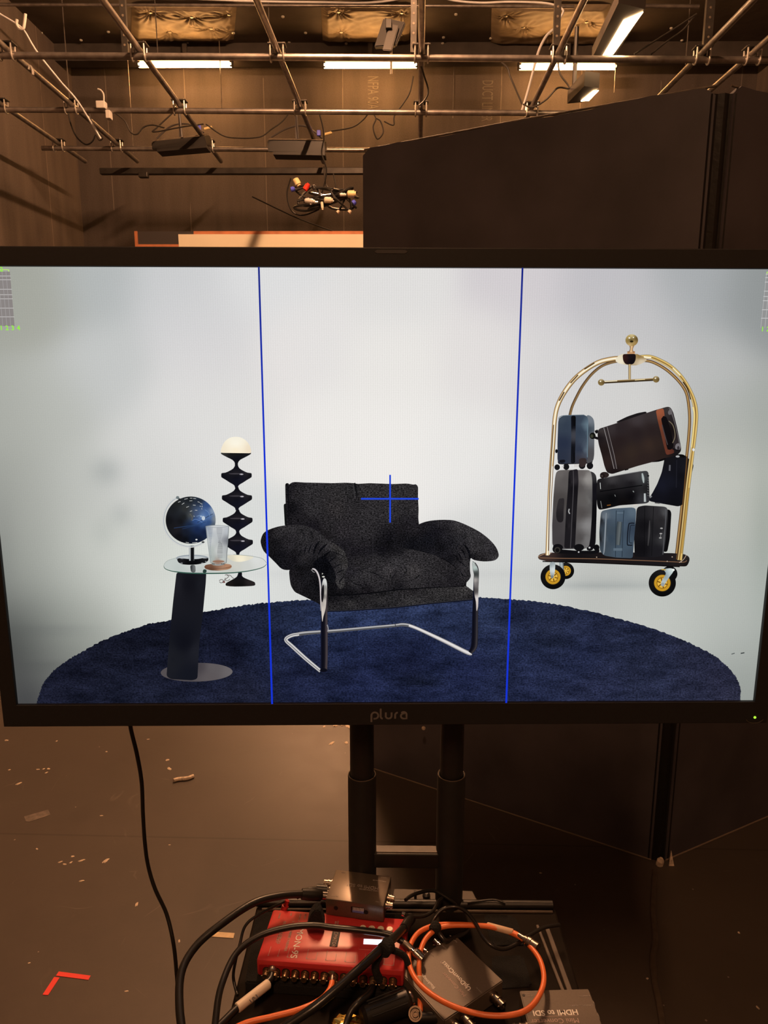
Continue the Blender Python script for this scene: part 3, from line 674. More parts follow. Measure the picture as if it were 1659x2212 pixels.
# legs and feet of the stand (below, hardly seen)
b = new()
for x in (xa, xb): box(b, (x - .02, PY - .03, .05), (x + .02, PY + .03, .09), bev=.004)
box(b, (xa - .02, PY - .02, .05), (xb + .02, PY + .02, .08)); obj('base', b, 'black_metal', STAND)
for x in (xa, xb):
    b = new(); box(b, (x - .02, PY - .25, .06), (x + .02, PY + .25, .09), bev=.004); f = obj('foot', b, 'black_metal', STAND)
    for s in (-1, 1):
        b = new(); lathe(b, (x - .012, PY + s * .23, .03), (1, 0, 0), [(0, .028), (.004, .03), (.02, .03), (.024, .028)], 18); obj('castor', b, 'black_rubber', f, smooth=True)

# ------------------------------------------------------------------ helpers for the electronics
def tbox(fl, fr, depth, z0, z1, name, mt, label, cat, bev=.002, mi=None):
    """box from the two front corners (pixels, at height z1)"""
    a, c = G(*fl, z1), G(*fr, z1); x = (c - a); wd = x.length; x.normalize(); y = Vector((-x.y, x.x, 0))
    M = frame(Vector((a.x, a.y, 0)), x, y)
    t = thing(name, label, cat, Vector((a.x, a.y, z0)))
    b = new(); box(b, (0, 0, z0), (wd, depth, z1), M=M, bev=bev); bd = obj('case', b, mt, t, smooth=True)
    return t, bd, M, wd
def bnc(M, p, d, parent, L=.018, r=.0055, name='socket', mt='nickel'):
    """BNC connector: p, d in the box frame"""
    b = new(); p = Vector(p); d = Vector(d).normalized()
    lathe(b, p, d, [(0, r * 1.3), (.002, r * 1.3), (.002, r), (L * .45, r), (L * .45, r * 1.15), (L * .55, r * 1.15), (L * .55, r * .92), (L, r * .92), (L, r * .6), (L * .7, r * .6), (L * .7, r * .25), (L * .95, r * .2)], 18)
    s = d.cross(Vector((0, 0, 1))) if abs(d.z) < .9 else Vector((1, 0, 0))
    tube(b, [p + d * L * .8 - s * r * 1.3, p + d * L * .8 + s * r * 1.3], .0009, 6)
    b.transform(M); return obj(name, b, mt, parent, smooth=True)

# black pad under the red box
b = new(); P = [G(x, y, TZ + .012) for x, y in ((548, 1972), (884, 1985), (884, 2140), (552, 2131))]
P = [Vector((-.200, .925, TZ)), Vector((.026, .925, TZ)), Vector((.026, .785, TZ)), Vector((-.192, .800, TZ))]
prism(b, P, (0, 0, .016)); bmesh.ops.bevel(b, geom=b.edges[:], offset=.002, segments=2, affect='EDGES')
lone('foam_pad', b, 'velcro', 'black foam pad on the tray under the red cable box', 'pad')

# red multiviewer box with its row of sockets
RZ0, RZ1 = TZ + .0165, .882
redt, case, RM, RWD = tbox((553, 2073), (873, 2098), .092, RZ0, RZ1, 'video_multiviewer', 'red_case', 'red metal cable box with a row of sockets and a small white screen', 'electronic device', bev=.004)
RH = RZ1 - RZ0
b = new(); box(b, (.004, -.0006, RZ0 + .0035), (RWD - .004, .002, RZ1 - .0065), M=RM); fp = obj('socket_recess', b, 'red_deep', redt)
for i in range(14):
    x = .0145 + (RWD - .029) * i / 13
    if i in (1, 7, 11): pass
    bnc(RM, (x, -.0005, RZ0 + .010), (0, -1, .05), redt, L=.011, r=.0042, mt='brass_pin')
    b = new(); lathe(b, RM @ Vector((x, -.0008, RZ0 + .0105)), RM.to_3x3() @ Vector((0, -1, 0)), [(0, .0058), (.0007, .0058)], 16); obj('socket_rim', b, 'hole_black', redt, smooth=True)
def top(M, x, y, z): return M @ Vector((x, y, z))
X3, Y3 = RM.to_3x3() @ Vector((1, 0, 0)), RM.to_3x3() @ Vector((0, 1, 0))
def rpx(px, py): # pixel on the top face -> frame coordinates
    v = RM.inverted() @ G(px, py, RZ1); return v
# printed marks on the top
b = new()
def bline(x0, y0, x1, y1, w=.0005, zz=None, M=RM, bmx=None):
    bmx = bmx or b; d = Vector((x1 - x0, y1 - y0, 0)); n = Vector((-d.y, d.x, 0)).normalized() * w / 2; z = (zz if zz is not None else RZ1) + .0001
    P = [Vector((x0, y0, z)) - n, Vector((x1, y1, z)) - n, Vector((x1, y1, z)) + n, Vector((x0, y0, z)) + n]
    prism(bmx, [M @ p for p in P], (0, 0, .00015))
for i in range(14):
    x = .0145 + (RWD - .029) * i / 13; h = .016 if i % 2 == 0 else .012
    bline(x, .0075, x, .0075 + h, .0006); bline(x, .0075, x - .0008, .009, .0005); bline(x, .0075, x + .0008, .009, .0005)
    if i % 2 == 0 and i > 0: bline(x, .0075, x + (RWD - .029) / 13, .0075, .0005)
obj('port_marks', b, 'ink_dim', redt)
def rtext(s, px, py, size, mt='ink_dim', name='lettering', squeeze=1.0):
    v = rpx(px, py); return lettering(s, RM @ Vector((v.x, v.y, RZ1 + .0002)), -Y3, X3, size, mt, redt, name, squeeze=squeeze)
rtext('DMON-9S', 648, 1992, .0125, 'ink_white', squeeze=1.15)
rtext('6 CH 3G MULTIVIEWER', 632, 1990, .0052)
rtext('WITH', 626, 2012, .0045); rtext('SDI OR OUTPUTS', 613, 1990, .0052); rtext('& MONO', 603, 2010, .0052)
for (x, y, s) in ((604, 1972, 'POWER'), (628, 1972, 'USB'), (648, 1974, 'HDMI OUT'), (659, 1974, 'AUDIO'), (668, 1974, 'LTC'), (729, 1990, 'CONTROL'), (724, 1990, 'SELECT')): rtext(s, x, y, .0032)
b = new(); box(b, (.0935, .031, RZ1), (.1045, .066, RZ1 + .0006), M=RM, bev=.0005); bg = obj('badge', b, 'hole_black', redt)
v = (RM @ Vector((.0965, .0640, RZ1 + .0008))); lettering('DECIMATOR', v, -Y3, X3, .0075, 'ink_dim', bg, squeeze=.80)
# buttons and display
for i, (x, y) in enumerate(((784, 2006), (803, 2007), (822.5, 2008), (842, 2009))):
    v = rpx(x, y); b = new(); lathe(b, RM @ Vector((v.x, v.y, RZ1)), (0, 0, 1), [(0, .0046), (.0018, .0046), (.0026, .0038)], 24); bt = obj('button', b, 'button_cream', redt, smooth=True)
    lettering(('MENU', 'ENTER', '-', '+')[i], RM @ Vector((v.x, v.y - .0008, RZ1 + .00265)), X3, Y3, .0022, 'ink_grey', bt, align='CENTER')
P = [rpx(*q) for q in ((785, 2040), (834, 2042), (833, 2031), (786, 2029))]
b = new(); prism(b, [RM @ Vector((p.x, p.y, RZ1)) for p in P], (0, 0, .0008)); obj('display', b, 'lcd', redt)
P = [rpx(*q) for q in ((775, 2051), (868, 2056), (866, 2025), (776, 2022))]
b = new(); prism(b, [RM @ Vector((p.x, p.y, RZ1)) for p in P], (0, 0, .0004)); bmesh.ops.bevel(b, geom=b.edges[:], offset=.0002, segments=1, affect='EDGES'); obj('display_window', b, 'red_case', redt)

# silver converter lying on the red box
SZ0, SZ1 = RZ1 + .001, RZ1 + .0275
st, scase, SM, SW = tbox((703, 1941), (829, 1958), .062, SZ0, SZ1, 'video_converter', 'grey_bright', 'brushed grey converter box with dip switches resting on the red box', 'electronic device', bev=.0015)
SX, SY = SM.to_3x3() @ Vector((1, 0, 0)), SM.to_3x3() @ Vector((0, 1, 0))
for x in (.18 * SW, .70 * SW):
    b = new(); lathe(b, SM @ Vector((x, -.0002, SZ0 + .0135)), -SY, [(0, .0032), (.0004, .0032), (.0004, .0024), (-.0, .001)], 16); obj('screw', b, 'hole_black', st, smooth=True)
b = new(); box(b, (.44 * SW, -.0004, SZ0 + .010), (.665 * SW, .001, SZ0 + .0195), M=SM); sw = obj('dip_switch', b, 'hole_black', st)
b = new(); box(b, (.465 * SW, -.0007, SZ0 + .0108), (.66 * SW, .0, SZ0 + .0145), M=SM); obj('switch_body', b, 'blue_led', sw) if False else obj('switch_body', b, mat('switch_blue', (.12, .16, .45), .5), sw)
for i in range(8):
    x = (.475 + .0245 * i) * SW
    b = new(); box(b, (x, -.0012, SZ0 + .0145), (x + .0009, 0, SZ0 + .0190), M=SM); obj('switch_lever', b, 'ink_white', sw)
lettering('HDMI to SDI', SM @ Vector((.84 * SW, .036, SZ1 + .0001)), -SX, -SY, .0088, 'ink_grey', st, squeeze=1.0)
lettering('MINI CONVERTER', SM @ Vector((.84 * SW, .029, SZ1 + .0001)), -SX, -SY, .0035, 'ink_grey', st)
for (x, y, s) in ((.94, .058, 'HDMI IN'), (.94, .05, 'ANALOG OR AES'), (.95, .008, 'POWER'), (.2, .008, 'SDI OUT'), (.2, .058, 'LOOP')): lettering(s, SM @ Vector((x * SW, y, SZ1 + .0001)), -SX, -SY, .0026, 'ink_grey', st)
for y in (.018, .032): bnc(SM, (SW, y, SZ0 + .014), (1, 0, 0), st, L=.010, r=.0045)
for y in (.030, .046): bnc(SM, (0, y, SZ0 + .014), (-1, 0, 0), st, L=.014, r=.0052)

# grey converter set at an angle
UZ1 = .870
a, c = G(983, 2019, UZ1), G(1087, 2118, UZ1); x = (c - a); UW = x.length; x.normalize(); y = Vector((x.y, -x.x, 0))   # y runs toward the lower left
def corner(n): return n
UM = frame(Vector((a.x, a.y, 0)), x, y)                       # right-handed frame with z pointing down
q = G(900, 2085, UZ1); UD = (q - a).dot(Vector(y)) + .03
ut = thing('video_converter', 'grey converter box set at an angle inside the orange cable loop', 'electronic device', Vector((a.x, a.y, TZ)))
b = new(); n = (G(1087, 2118, UZ1) - a)
P = [a, c, c + Vector(y) * .101, a + Vector(y) * .101]; P = [Vector((p.x, p.y, TZ + .003)) for p in P]
prism(b, P, (0, 0, UZ1 - TZ - .003)); bmesh.ops.bevel(b, geom=b.edges[:], offset=.0012, segments=2, affect='EDGES'); obj('case', b, 'grey_anodised', ut, smooth=True)
xv = Vector(x); yv = Vector((y.x, y.y, 0))
def up_(u, v, z=UZ1 + .0001): r = a + xv * u + yv * v; return Vector((r.x, r.y, z))
def utext(s, u, v, size, mt='ink_white', al='LEFT', **k): return lettering(s, up_(u, v), -xv, yv, size, mt, ut, align=al, **k)
def ufind(px, py): r = G(px, py, UZ1) - a; return r.dot(xv), r.dot(yv)
def ufit(s, p0, p1, size, mt='ink_white', **k):
    (u0, v0), (u1, v1) = ufind(*p0), ufind(*p1); o = utext(s, u0, v0, size, mt, **k)
    us = [(x.co - (ut.matrix_basis.inverted() @ up_(u0, v0))).dot(-xv) for x in o.data.vertices]; return o, max(us), u0 - u1
ufit('UpDownCross', (1019, 2136), (972, 2090), .0088, bold=.0001); ufit('HD', (968, 2087), (957, 2075), .0080, 'ink_grey'); ufit('Mini Converter', (1008, 2150), (969, 2107), .0070, 'ink_dim')
b = new(); (u_, v_), (u2_, v2_) = ufind(1016, 2142), ufind(952, 2078); d0, d1 = up_(u_, (v_ + v2_) / 2), up_(u2_, (v_ + v2_) / 2); nn = yv * .0003; prism(b, [d0 - nn, d1 - nn, d1 + nn, d0 + nn], (0, 0, .0001)); obj('rule_line', b, 'ink_dim', ut)
ufit('Blackmagic', (941, 2134), (921, 2111), .0062)
for (u, v, s) in ((.012, .006, 'POWER +12V'), (.013, .026, 'SDI OUT'), (.0135, .048, 'SDI OUT'), (.013, .066, 'LED'), (.092, .012, 'REF IN'), (.092, .035, 'HDMI IN'), (.092, .056, 'SDI LOOP'), (.092, .074, 'SDI IN')): utext(s, u, v, .0026, 'ink_grey')
b = new(); lathe(b, up_(.006, .006), (0, 0, 1), [(0, .0016), (.0003, .0016)], 12); obj('hole', b, 'hole_black', ut)
I4 = Matrix.Identity(4)
zc = TZ + .017
for v in (.022, .045): bnc(I4, up_(0, v, zc), -xv, ut, L=.018, r=.0052, mt='chrome')
for v in (.018, .070, .086): bnc(I4, up_(UW, v, zc), xv, ut, L=.019, r=.0055, mt='nickel')
# second converter at the lower right
HZ1 = .870
a2, c2 = G(1122, 2139, HZ1), G(1271, 2135, HZ1); x2 = (c2 - a2).normalized(); y2 = Vector((x2.y, -x2.x, 0)); HW = (c2 - a2).length
ht = thing('video_converter', 'grey converter box reading HDMI to SDI at the lower right of the tray', 'electronic device', Vector((a2.x, a2.y, TZ)))
P = [a2, c2, c2 + y2 * .11, a2 + y2 * .11]; P = [Vector((p.x, p.y, TZ + .003)) for p in P]
b = new(); prism(b, P, (0, 0, HZ1 - TZ - .003)); bmesh.ops.bevel(b, geom=b.edges[:], offset=.0012, segments=2, affect='EDGES'); obj('case', b, 'grey_anodised', ht, smooth=True)
def hp(u, v, z=HZ1 + .0001): r = a2 + x2 * u + y2 * v; return Vector((r.x, r.y, z))
def htext(s, u, v, size, mt='ink_white', al='LEFT', **k): return lettering(s, hp(u, v), -x2, y2, size, mt, ht, align=al, **k)
def hfind(px, py): r = G(px, py, HZ1) - a2; return r.dot(x2), r.dot(y2)
u, v = hfind(1247, 2181); htext('HDMI to SDI', u, v, .0105, bold=.0002)
u, v = hfind(1250, 2201); htext('Mini Converter', u, v - .001, .0095, 'ink_dim')
b = new(); d0, d1 = hp(*hfind(1248, 2194)), hp(*hfind(1172, 2196)); prism(b, [d0 - y2 * .0002, d1 - y2 * .0002, d1 + y2 * .0002, d0 + y2 * .0002], (0, 0, .0001)); obj('rule_line', b, 'ink_dim', ht)
for (px, py, s) in ((1150, 2150, 'POWER'), (1144, 2146, '+12V'), (1274, 2150, 'R ANALOG'), (1280, 2170, 'L ANALOG or AES/EBU'), (1152, 2187, 'SDI OUT'), (1158, 2207, 'SDI OUT')):
    u, v = hfind(px, py); htext(s, u, v, .0028, 'ink_grey')
b = new(); u, v = hfind(1131, 2150); lathe(b, hp(u, v), (0, 0, 1), [(0, .0018), (.0003, .0018)], 12); obj('hole', b, 'hole_black', ht)
for v in (.016, .034): bnc(I4, hp(HW, v, TZ + .02), x2, ht, L=.003, r=.0045)
for v in (.045, .058): bnc(I4, hp(0, v, TZ + .02), -x2, ht, L=.018, r=.0058)

# black barrel adapter with gold foil under it, big connector facing the camera
p0, p1 = G(781, 2200, TZ + .016), G(884, 2160, TZ + .016)
t = thing('barrel_adapter', 'black ribbed barrel adapter lying on the tray in front of the red box', 'adapter', (p0.x, p0.y, TZ))
d = (p1 - p0); L = d.length; b = new()
lathe(b, p0, d, [(0, .010), (.004, .0145), (L * .93, .0155), (L, .011)], 24); obj('body', b, 'black_rubber', t, smooth=True)
b = new(); dn = d.normalized(); sd = dn.cross(Vector((0, 0, 1))).normalized()
for k in (-40, -10, 20, 50):
    an = math.radians(k); off = (sd * math.sin(an) + Vector((0, 0, 1)) * math.cos(an)) * .0152
    tube(b, [p0 + dn * .01 + off, p0 + dn * (L * .88) + off * 1.04], .0009, 5)
tag(obj('rib_lines', b, 'hole_black', t))
b = new(); lathe(b, p1, dn, [(0, .0115), (.003, .0115), (.003, .009)], 20); obj('metal_ring', b, 'chrome', t, smooth=True)
p = G(897, 2190, TZ + .026); b = new(); ax = (EYEP - p).normalized() + Vector((0, .1, -.1))
lathe(b, p, ax, [(-.012, .0075), (0, .0085), (.002, .0085), (.002, .0066), (-.006, .0060), (-.006, .0040), (.0008, .0036), (.0008, .0024), (-.004, .0022), (-.004, .0006)], 26)
t = thing('bnc_plug', 'round metal plug facing up beside the black barrel adapter', 'connector', p); obj('shell', b, mat('dull_metal', (.12, .085, .06), .4, .8), t, smooth=True)
b = new(); tube(b, [p + Vector((.005, .0, -.006)), G(960, 2196, TZ + .018), G(1000, 2199, TZ + .012)], .0065, 14); obj('sleeve', b, 'black_rubber', t, smooth=True)
b = new(); rnd = random.Random(9)
p = G(752, 2206, TZ + .008); bmesh.ops.create_icosphere(b, subdivisions=3, radius=.017)
for v in b.verts: v.co = Vector((v.co.x * 1.25, v.co.y * .8, v.co.z * .5)) * (1 + rnd.uniform(-.22, .22))
b.transform(Matrix.Translation(p + Vector((0, -.008, .002)))); lone('foil_bow', b, 'gold_foil', 'crumpled gold foil at the bottom edge of the tray', 'foil')
# black power block between the devices
b = new(); P = [G(x, y, TZ + .012) for x, y in ((893, 2157), (935, 2140), (962, 2200), (905, 2205))]
for q in P: q.z = TZ
prism(b, P, (0, 0, .012)); bmesh.ops.bevel(b, geom=b.edges[:], offset=.002, segments=2, affect='EDGES'); lone('power_block', b, 'velcro', 'small matt black block left of the angled converter', 'power block')
# red lead plug standing behind the red box
t = thing('audio_plug', 'slim red plug rising from the back of the red box', 'connector', G(615, 1965, RZ1))
p, q = G(612, 1968, RZ1 - .005), G(621, 1945, RZ1 + .010); d = q - p
b = new(); lathe(b, p, d, [(0, .0045), (d.length * .5, .0050), (d.length * .52, .0038), (d.length, .0034)], 16); obj('body', b, 'red_wire', t, smooth=True)

# ------------------------------------------------------------------ cables on the tray
def cable(label, pts, r, mt='black_rubber', n=8, group=None, name='cable'):
    """pts: (px, py, height)"""
    t = thing(name, label, 'cable', G(*pts[0]), 0, group)
    b = new(); tube(b, spline([G(*p) for p in pts], n), r, 12); obj('sheath', b, mt, t, smooth=True)
    return t
def plug(t, p, q, prof, mt='nickel', name='plug', label=None):
    p, q = G(*p), G(*q); d = q - p; L = d.length
    b = new(); lathe(b, p, d, [(h * L, r) for h, r in prof], 20); return obj(name, b, mt, t, smooth=True, label=label)
BN = [(0, .0035), (.25, .0038), (.3, .006), (.36, .006), (.38, .0068), (.72, .0068), (.74, .0062), (1, .0062)]
c = cable('thick black cable arching from the left edge up to the grey box on top', [(400, 2260, .86), (388, 2180, .875), (392, 2100, .89), (425, 2042, .90), (480, 1995, .91), (545, 1952, .915), (600, 1936, .912), (655, 1931, .905)], .0052)
plug(c, (652, 1931, .905), (696, 1934, .898), [(0, .0075), (.5, .0085), (.9, .0082), (1, .006)], 'black_rubber', 'boot')
plug(c, (694, 1934, .898), (710, 1936, .896), [(0, .006), (1, .0065)], 'chrome')
c = cable('second black cable behind the thick arching one', [(640, 1937, .90), (665, 1924, .905), (700, 1921, .900)], .0042)
plug(c, (698, 1922, .900), (716, 1926, .897), [(0, .0055), (1, .006)], 'chrome')
plug(c, (683, 1920, .902), (706, 1922, .900), [(0, .0065), (1, .0068)], 'black_rubber', 'boot')
c = cable('thin black ribbon cable hanging left of the tray', [(614, 1948, .90), (560, 1975, .90), (530, 2000, .895), (518, 2040, .885), (508, 2080, .87), (504, 2110, .86), (510, 2140, .85), (513, 2150, .85)], .0020)
c = cable('black cable crossing the red box, tied by a black strap', [(462, 2260, .86), (466, 2200, .87), (478, 2130, .885), (510, 2060, .895), (560, 2022, .902), (620, 2004, .905), (675, 1999, .905), (720, 2004, .902), (790, 2011, .900), (840, 2019, .897), (872, 2035, .893)], .0043)
plug(c, (868, 2033, .893), (888, 2051, .888), [(0, .0036), (.3, .005), (1, .005)], 'nickel')
plug(c, (888, 2049, .888), (912, 2072, .880), BN, 'chrome')
b = new(); PP = [YP(x, y, .862) for x, y in ((661, 2013), (666, 1990), (672, 1975), (682, 1966), (691, 1969), (696, 1984), (701, 2000), (699, 2011), (688, 2010), (676, 2015))]
prism(b, PP, (0, .013, .004)); bmesh.ops.bevel(b, geom=b.edges[:], offset=.0016, segments=2, affect='EDGES')
obj('cable_strap', b, 'black_cloth', c)
c = cable('glossy black cable running from the lower left across the red box corner', [(560, 2260, .872), (610, 2222, .880), (680, 2175, .896), (740, 2125, .908), (785, 2085, .914), (825, 2048, .914), (850, 2027, .908), (872, 2005, .895), (884, 1990, .885)], .0055, 'cable_glossy')
plug(c, (872, 2006, .896), (887, 1984, .884), [(0, .0065), (1, .0075)], 'black_rubber', 'boot')
plug(c, (826, 2056, .914), (842, 2038, .913), [(0, .008), (.15, .0098), (.5, .0090), (.85, .0102), (1, .008)], 'black_cloth', 'cable_tie')
c = cable('short black strap tail looping below the cable tie on the red box', [(838, 2050, .908), (856, 2055, .902), (874, 2066, .894), (882, 2084, .885)], .0042, 'black_cloth')
c = cable('black strap end hanging from the cable tie over the sockets', [(822, 2060, .905), (812, 2080, .895), (812, 2098, .885), (820, 2116, .872)], .0052, 'black_cloth')
# lead in the second socket with its white sleeve
c = cable('black cable with a white labelled sleeve plugged into the second socket', [(455, 2235, .862), (480, 2210, .864), (512, 2178, .866), (545, 2150, .867), (570, 2128, .867), (584, 2116, .867), (588, 2100, .868)], .0047)
sl = plug(c, (512, 2178, .866), (581, 2124, .867), [(0, .0052), (.02, .0062), (.97, .0062), (1, .0048)], 'white_sleeve', 'sleeve', 'white heat-shrink sleeve')
sx = (G(512, 2178, .866) - G(581, 2124, .867)).normalized(); o_ = G(556, 2146, .8735)
lettering('101', o_ + Vector((0, 0, .0)), sx, (Vector((0, 0, 1)).cross(sx)), .009, 'hole_black', sl, squeeze=1.1)
plug(c, (584, 2118, .867), (592, 2080, .869), [(0, .0034), (.35, .0040), (.4, .0070), (.5, .0078), (.6, .0074), (.7, .0080), (.85, .0076), (1, .0072)], 'nickel')
# orange lead in the eighth socket
c = cable('orange cable leaving the eighth socket toward the lower left', [(500, 2225, .862), (535, 2209, .865), (590, 2196, .868), (650, 2180, .870), (692, 2160, .870), (712, 2138, .869), (718, 2118, .868)], .0037, 'orange_cable')
plug(c, (717, 2124, .868), (720, 2088, .869), [(0, .0030), (.1, .0038), (.45, .0038), (.5, .0058), (.6, .0090), (.85, .0092), (1, .006)], 'nickel')
# black lead in the twelfth socket
c = cable('black cable curving down from the twelfth socket past the barrel adapter', [(735, 2250, .858), (748, 2212, .860), (758, 2185, .866), (775, 2165, .872), (796, 2148, .870), (805, 2130, .866)], .0042)
plug(c, (803, 2136, .866), (808, 2092, .868), [(0, .0030), (.1, .0042), (.5, .0042), (.55, .0062), (.75, .0068), (1, .0062)], 'brass_pin')
# orange loop
t = thing('orange_cable_coil', 'orange cable coiled in a big oval loop around the angled converter', 'cable', G(1000, 2050, .872))
L1 = [(1135, 2032, .885), (1112, 2016, .885), (1070, 2003, .884), (1030, 1999, .883), (985, 1997, .883), (940, 1999, .884), (905, 2014, .884), (886, 2044, .884), (884, 2082, .884), (900, 2118, .884), (935, 2150, .884), (985, 2176, .885), (1045, 2192, .886), (1100, 2193, .887), (1140, 2180, .888), (1165, 2150, .888), (1175, 2115, .888), (1168, 2078, .887), (1150, 2050, .886), (1125, 2026, .885), (1090, 2010, .885), (1050, 2001, .886), (1010, 1999, .887), (970, 2000, .887), (942, 2008, .885), (920, 2028, .884), (908, 2056, .882), (905, 2090, .878), (906, 2110, .872), (907, 2150, .860), (908, 2185, .856)]
b = new(); tube(b, spline([G(*p) for p in L1], 8), .0034, 12); sh = obj('sheath', b, 'orange_cable', t, smooth=True)
plug(t, (1052, 1999, .8845), (1108, 2014, .8855), [(0, .0038), (.02, .0044), (.98, .0044), (1, .0038)], 'pale_sleeve', 'sleeve', 'pale clear sleeve')
plug(t, (906, 2108, .874), (908, 2150, .860), [(0, .0036), (.03, .0042), (1, .0042)], 'pale_sleeve', 'sleeve', 'pale clear sleeve')
plug(t, (1120, 2020, .886), (1162, 2048, .886), [(0, .0036), (.3, .0042), (.32, .0055), (.45, .0055), (.5, .0072), (.66, .0074), (.68, .0066), (1, .0068)], 'nickel')
plug(t, (935, 2012, .886), (945, 1996, .889), [(0, .006), (.2, .0078), (.8, .0078), (1, .006)], 'black_cloth', 'cable_tie')
# thin black loops behind
cable('thin black cable looping over the orange coil', [(925, 2010, .87), (937, 1985, .882), (957, 1964, .890), (985, 1959, .892), (1008, 1970, .892), (1028, 1996, .893), (1045, 2026, .890), (1065, 2044, .886), (1090, 2050, .880), (1118, 2038, .878), (1145, 2020, .876), (1175, 2004, .872), (1209, 1998, .868)], .0026, 'cable_glossy')
cable('thin black cable from the grey box to the stand post', [(876, 1944, .897), (890, 1934, .893), (915, 1926, .885), (935, 1924, .88), (950, 1930, .875), (975, 1946, .866), (985, 1956, .858)], .0026)
c = cable('thin black cable curling between the red box and the left post plate', [(872, 1974, .895), (890, 1980, .890), (915, 1979, .885), (935, 1968, .88), (945, 1950, .878), (955, 1940, .874)], .0024)
plug(c, (874, 1975, .896), (868, 1973, .897), [(0, .003), (1, .003)], 'chrome')
cable('thin cable lying behind the tray at right', [(1010, 1950, .855), (1040, 1946, .856), (1070, 1944, .857), (1092, 1951, .855)], .0016)
cable('black strap coiled at the tie of the orange loop', [(940, 2000, .89), (950, 2018, .882), (962, 2032, .876), (975, 2028, .87), (1000, 2018, .868), (1012, 2008, .866)], .0032, 'cable_glossy')
# monitor power cable hanging down behind the screen
P = [YP(x, y, Y) for x, y, Y in ((276, 1500, .96), (281, 1565, .96), (296, 1630, .97), (306, 1690, .98), (309, 1760, .99), (313, 1820, 1.0), (320, 1870, 1.0), (335, 1920, .99), (360, 1975, .98), (375, 2040, .96), (382, 2110, .95), (387, 2180, .94), (394, 2260, .93))]
b = new(); tube(b, spline(P, 8), .0030, 12); lone('power_cable', b, 'black_rubber', 'black power cable hanging down from behind the left part of the monitor', 'cable', smooth=True)
# ------------------------------------------------------------------ the monitor
MA = math.radians(1.4); MO = Vector((0, .912, 0))
MU = Vector((math.cos(MA), math.sin(MA), 0)); MN = Vector((math.sin(MA), -math.cos(MA), 0))     # right, and out of the screen
def suv(px, py):
    d = ray(px, py); t = (MO - EYEP).dot(MN) / d.dot(MN); p = EYEP + d * t - MO; return p.dot(MU), p.z
uL = (suv(37, 1520)[0] + suv(0, 1130)[0]) / 2; uR = (suv(1628, 1511)[0] + suv(1658, 1215)[0]) / 2
vB = (suv(300, 1520)[1] + suv(1400, 1512)[1]) / 2; vT = (suv(300, 577.5)[1] + suv(1400, 580.5)[1]) / 2
oT = suv(830, 536)[1]; oB = (suv(300, 1567)[1] + suv(1400, 1557.5)[1]) / 2; oL = suv(12, 1566)[0]; oR = suv(1653, 1556)[0]
print('screen', uL, uR, vB, vT, oT, oB, oL, oR)
mon = thing('monitor', 'wide black monitor showing an armchair and luggage cart on a white set', 'monitor', MO + Vector((0, 0, vB)), 0)
MM = Matrix((MU, -MN, Vector((0, 0, 1)))).transposed().to_4x4(); MM.translation = MO          # x right, y away from the viewer, z up
mon.matrix_basis = MM.copy()
BZ = .0055                                                                                # the bezel stands proud of the panel
b = new()
def ring_(bm, o, i, y0, y1):
    """rectangular frame, o and i = (l, r, b, t)"""
    def rect(q, y, e=0): return [bm.verts.new((q[0] + e, y, q[2] + e)), bm.verts.new((q[1] - e, y, q[2] + e)), bm.verts.new((q[1] - e, y, q[3] - e)), bm.verts.new((q[0] + e, y, q[3] - e))]
    L = [rect(o, y1), rect(o, y0 + .0012), rect(o, y0, .0012), rect(i, y0, -.0006), rect(i, y0 + .0008), rect(i, .012)]
    for A_, B_ in zip(L, L[1:]):
        for k in range(4): bm.faces.new((A_[k], A_[(k + 1) % 4], B_[(k + 1) % 4], B_[k]))
O = (oL, oR, oB, oT); I = (uL, uR, vB, vT)
ring_(b, O, I, -BZ, .030); obj('bezel', b, 'bezel_plastic', mon, local=True)
b = new(); box(b, (oL + .001, .022, oB + .001), (oR - .001, .031, oT - .001))
# back shell
obj('back_cover', b, 'black_plastic', mon, local=True)
b = new(); x0, z0 = suv(809, 549); x1, z1 = suv(880, 541.5)
prism(b, [(x0 + .003, -BZ - .0004, z0), (x1 - .003, -BZ - .0004, z0), (x1, -BZ - .0004, (z0 + z1) / 2), (x1 - .003, -BZ - .0004, z1), (x0 + .003, -BZ - .0004, z1), (x0, -BZ - .0004, (z0 + z1) / 2)], (0, .001, 0)); obj('sensor_window', b, 'sensor_window', mon, local=True)
x0, z0 = suv(1626, 1545.5)
b = new(); lathe(b, (x0, -BZ, z0), (0, -1, 0), [(0, .0018), (.0006, .0018), (.001, .001)], 14); obj('power_light', b, 'led_green', mon, local=True)
b = new()
pts = [(x0 + .012 * math.cos(a), -BZ - .0002, z0 - .002 + .0065 * math.sin(a)) for a in [math.pi * (1.05 + .9 * k / 14) for k in range(15)]]
tube(b, pts, .0004, 5); obj('button_outline', b, 'tray_rail', mon, local=True)
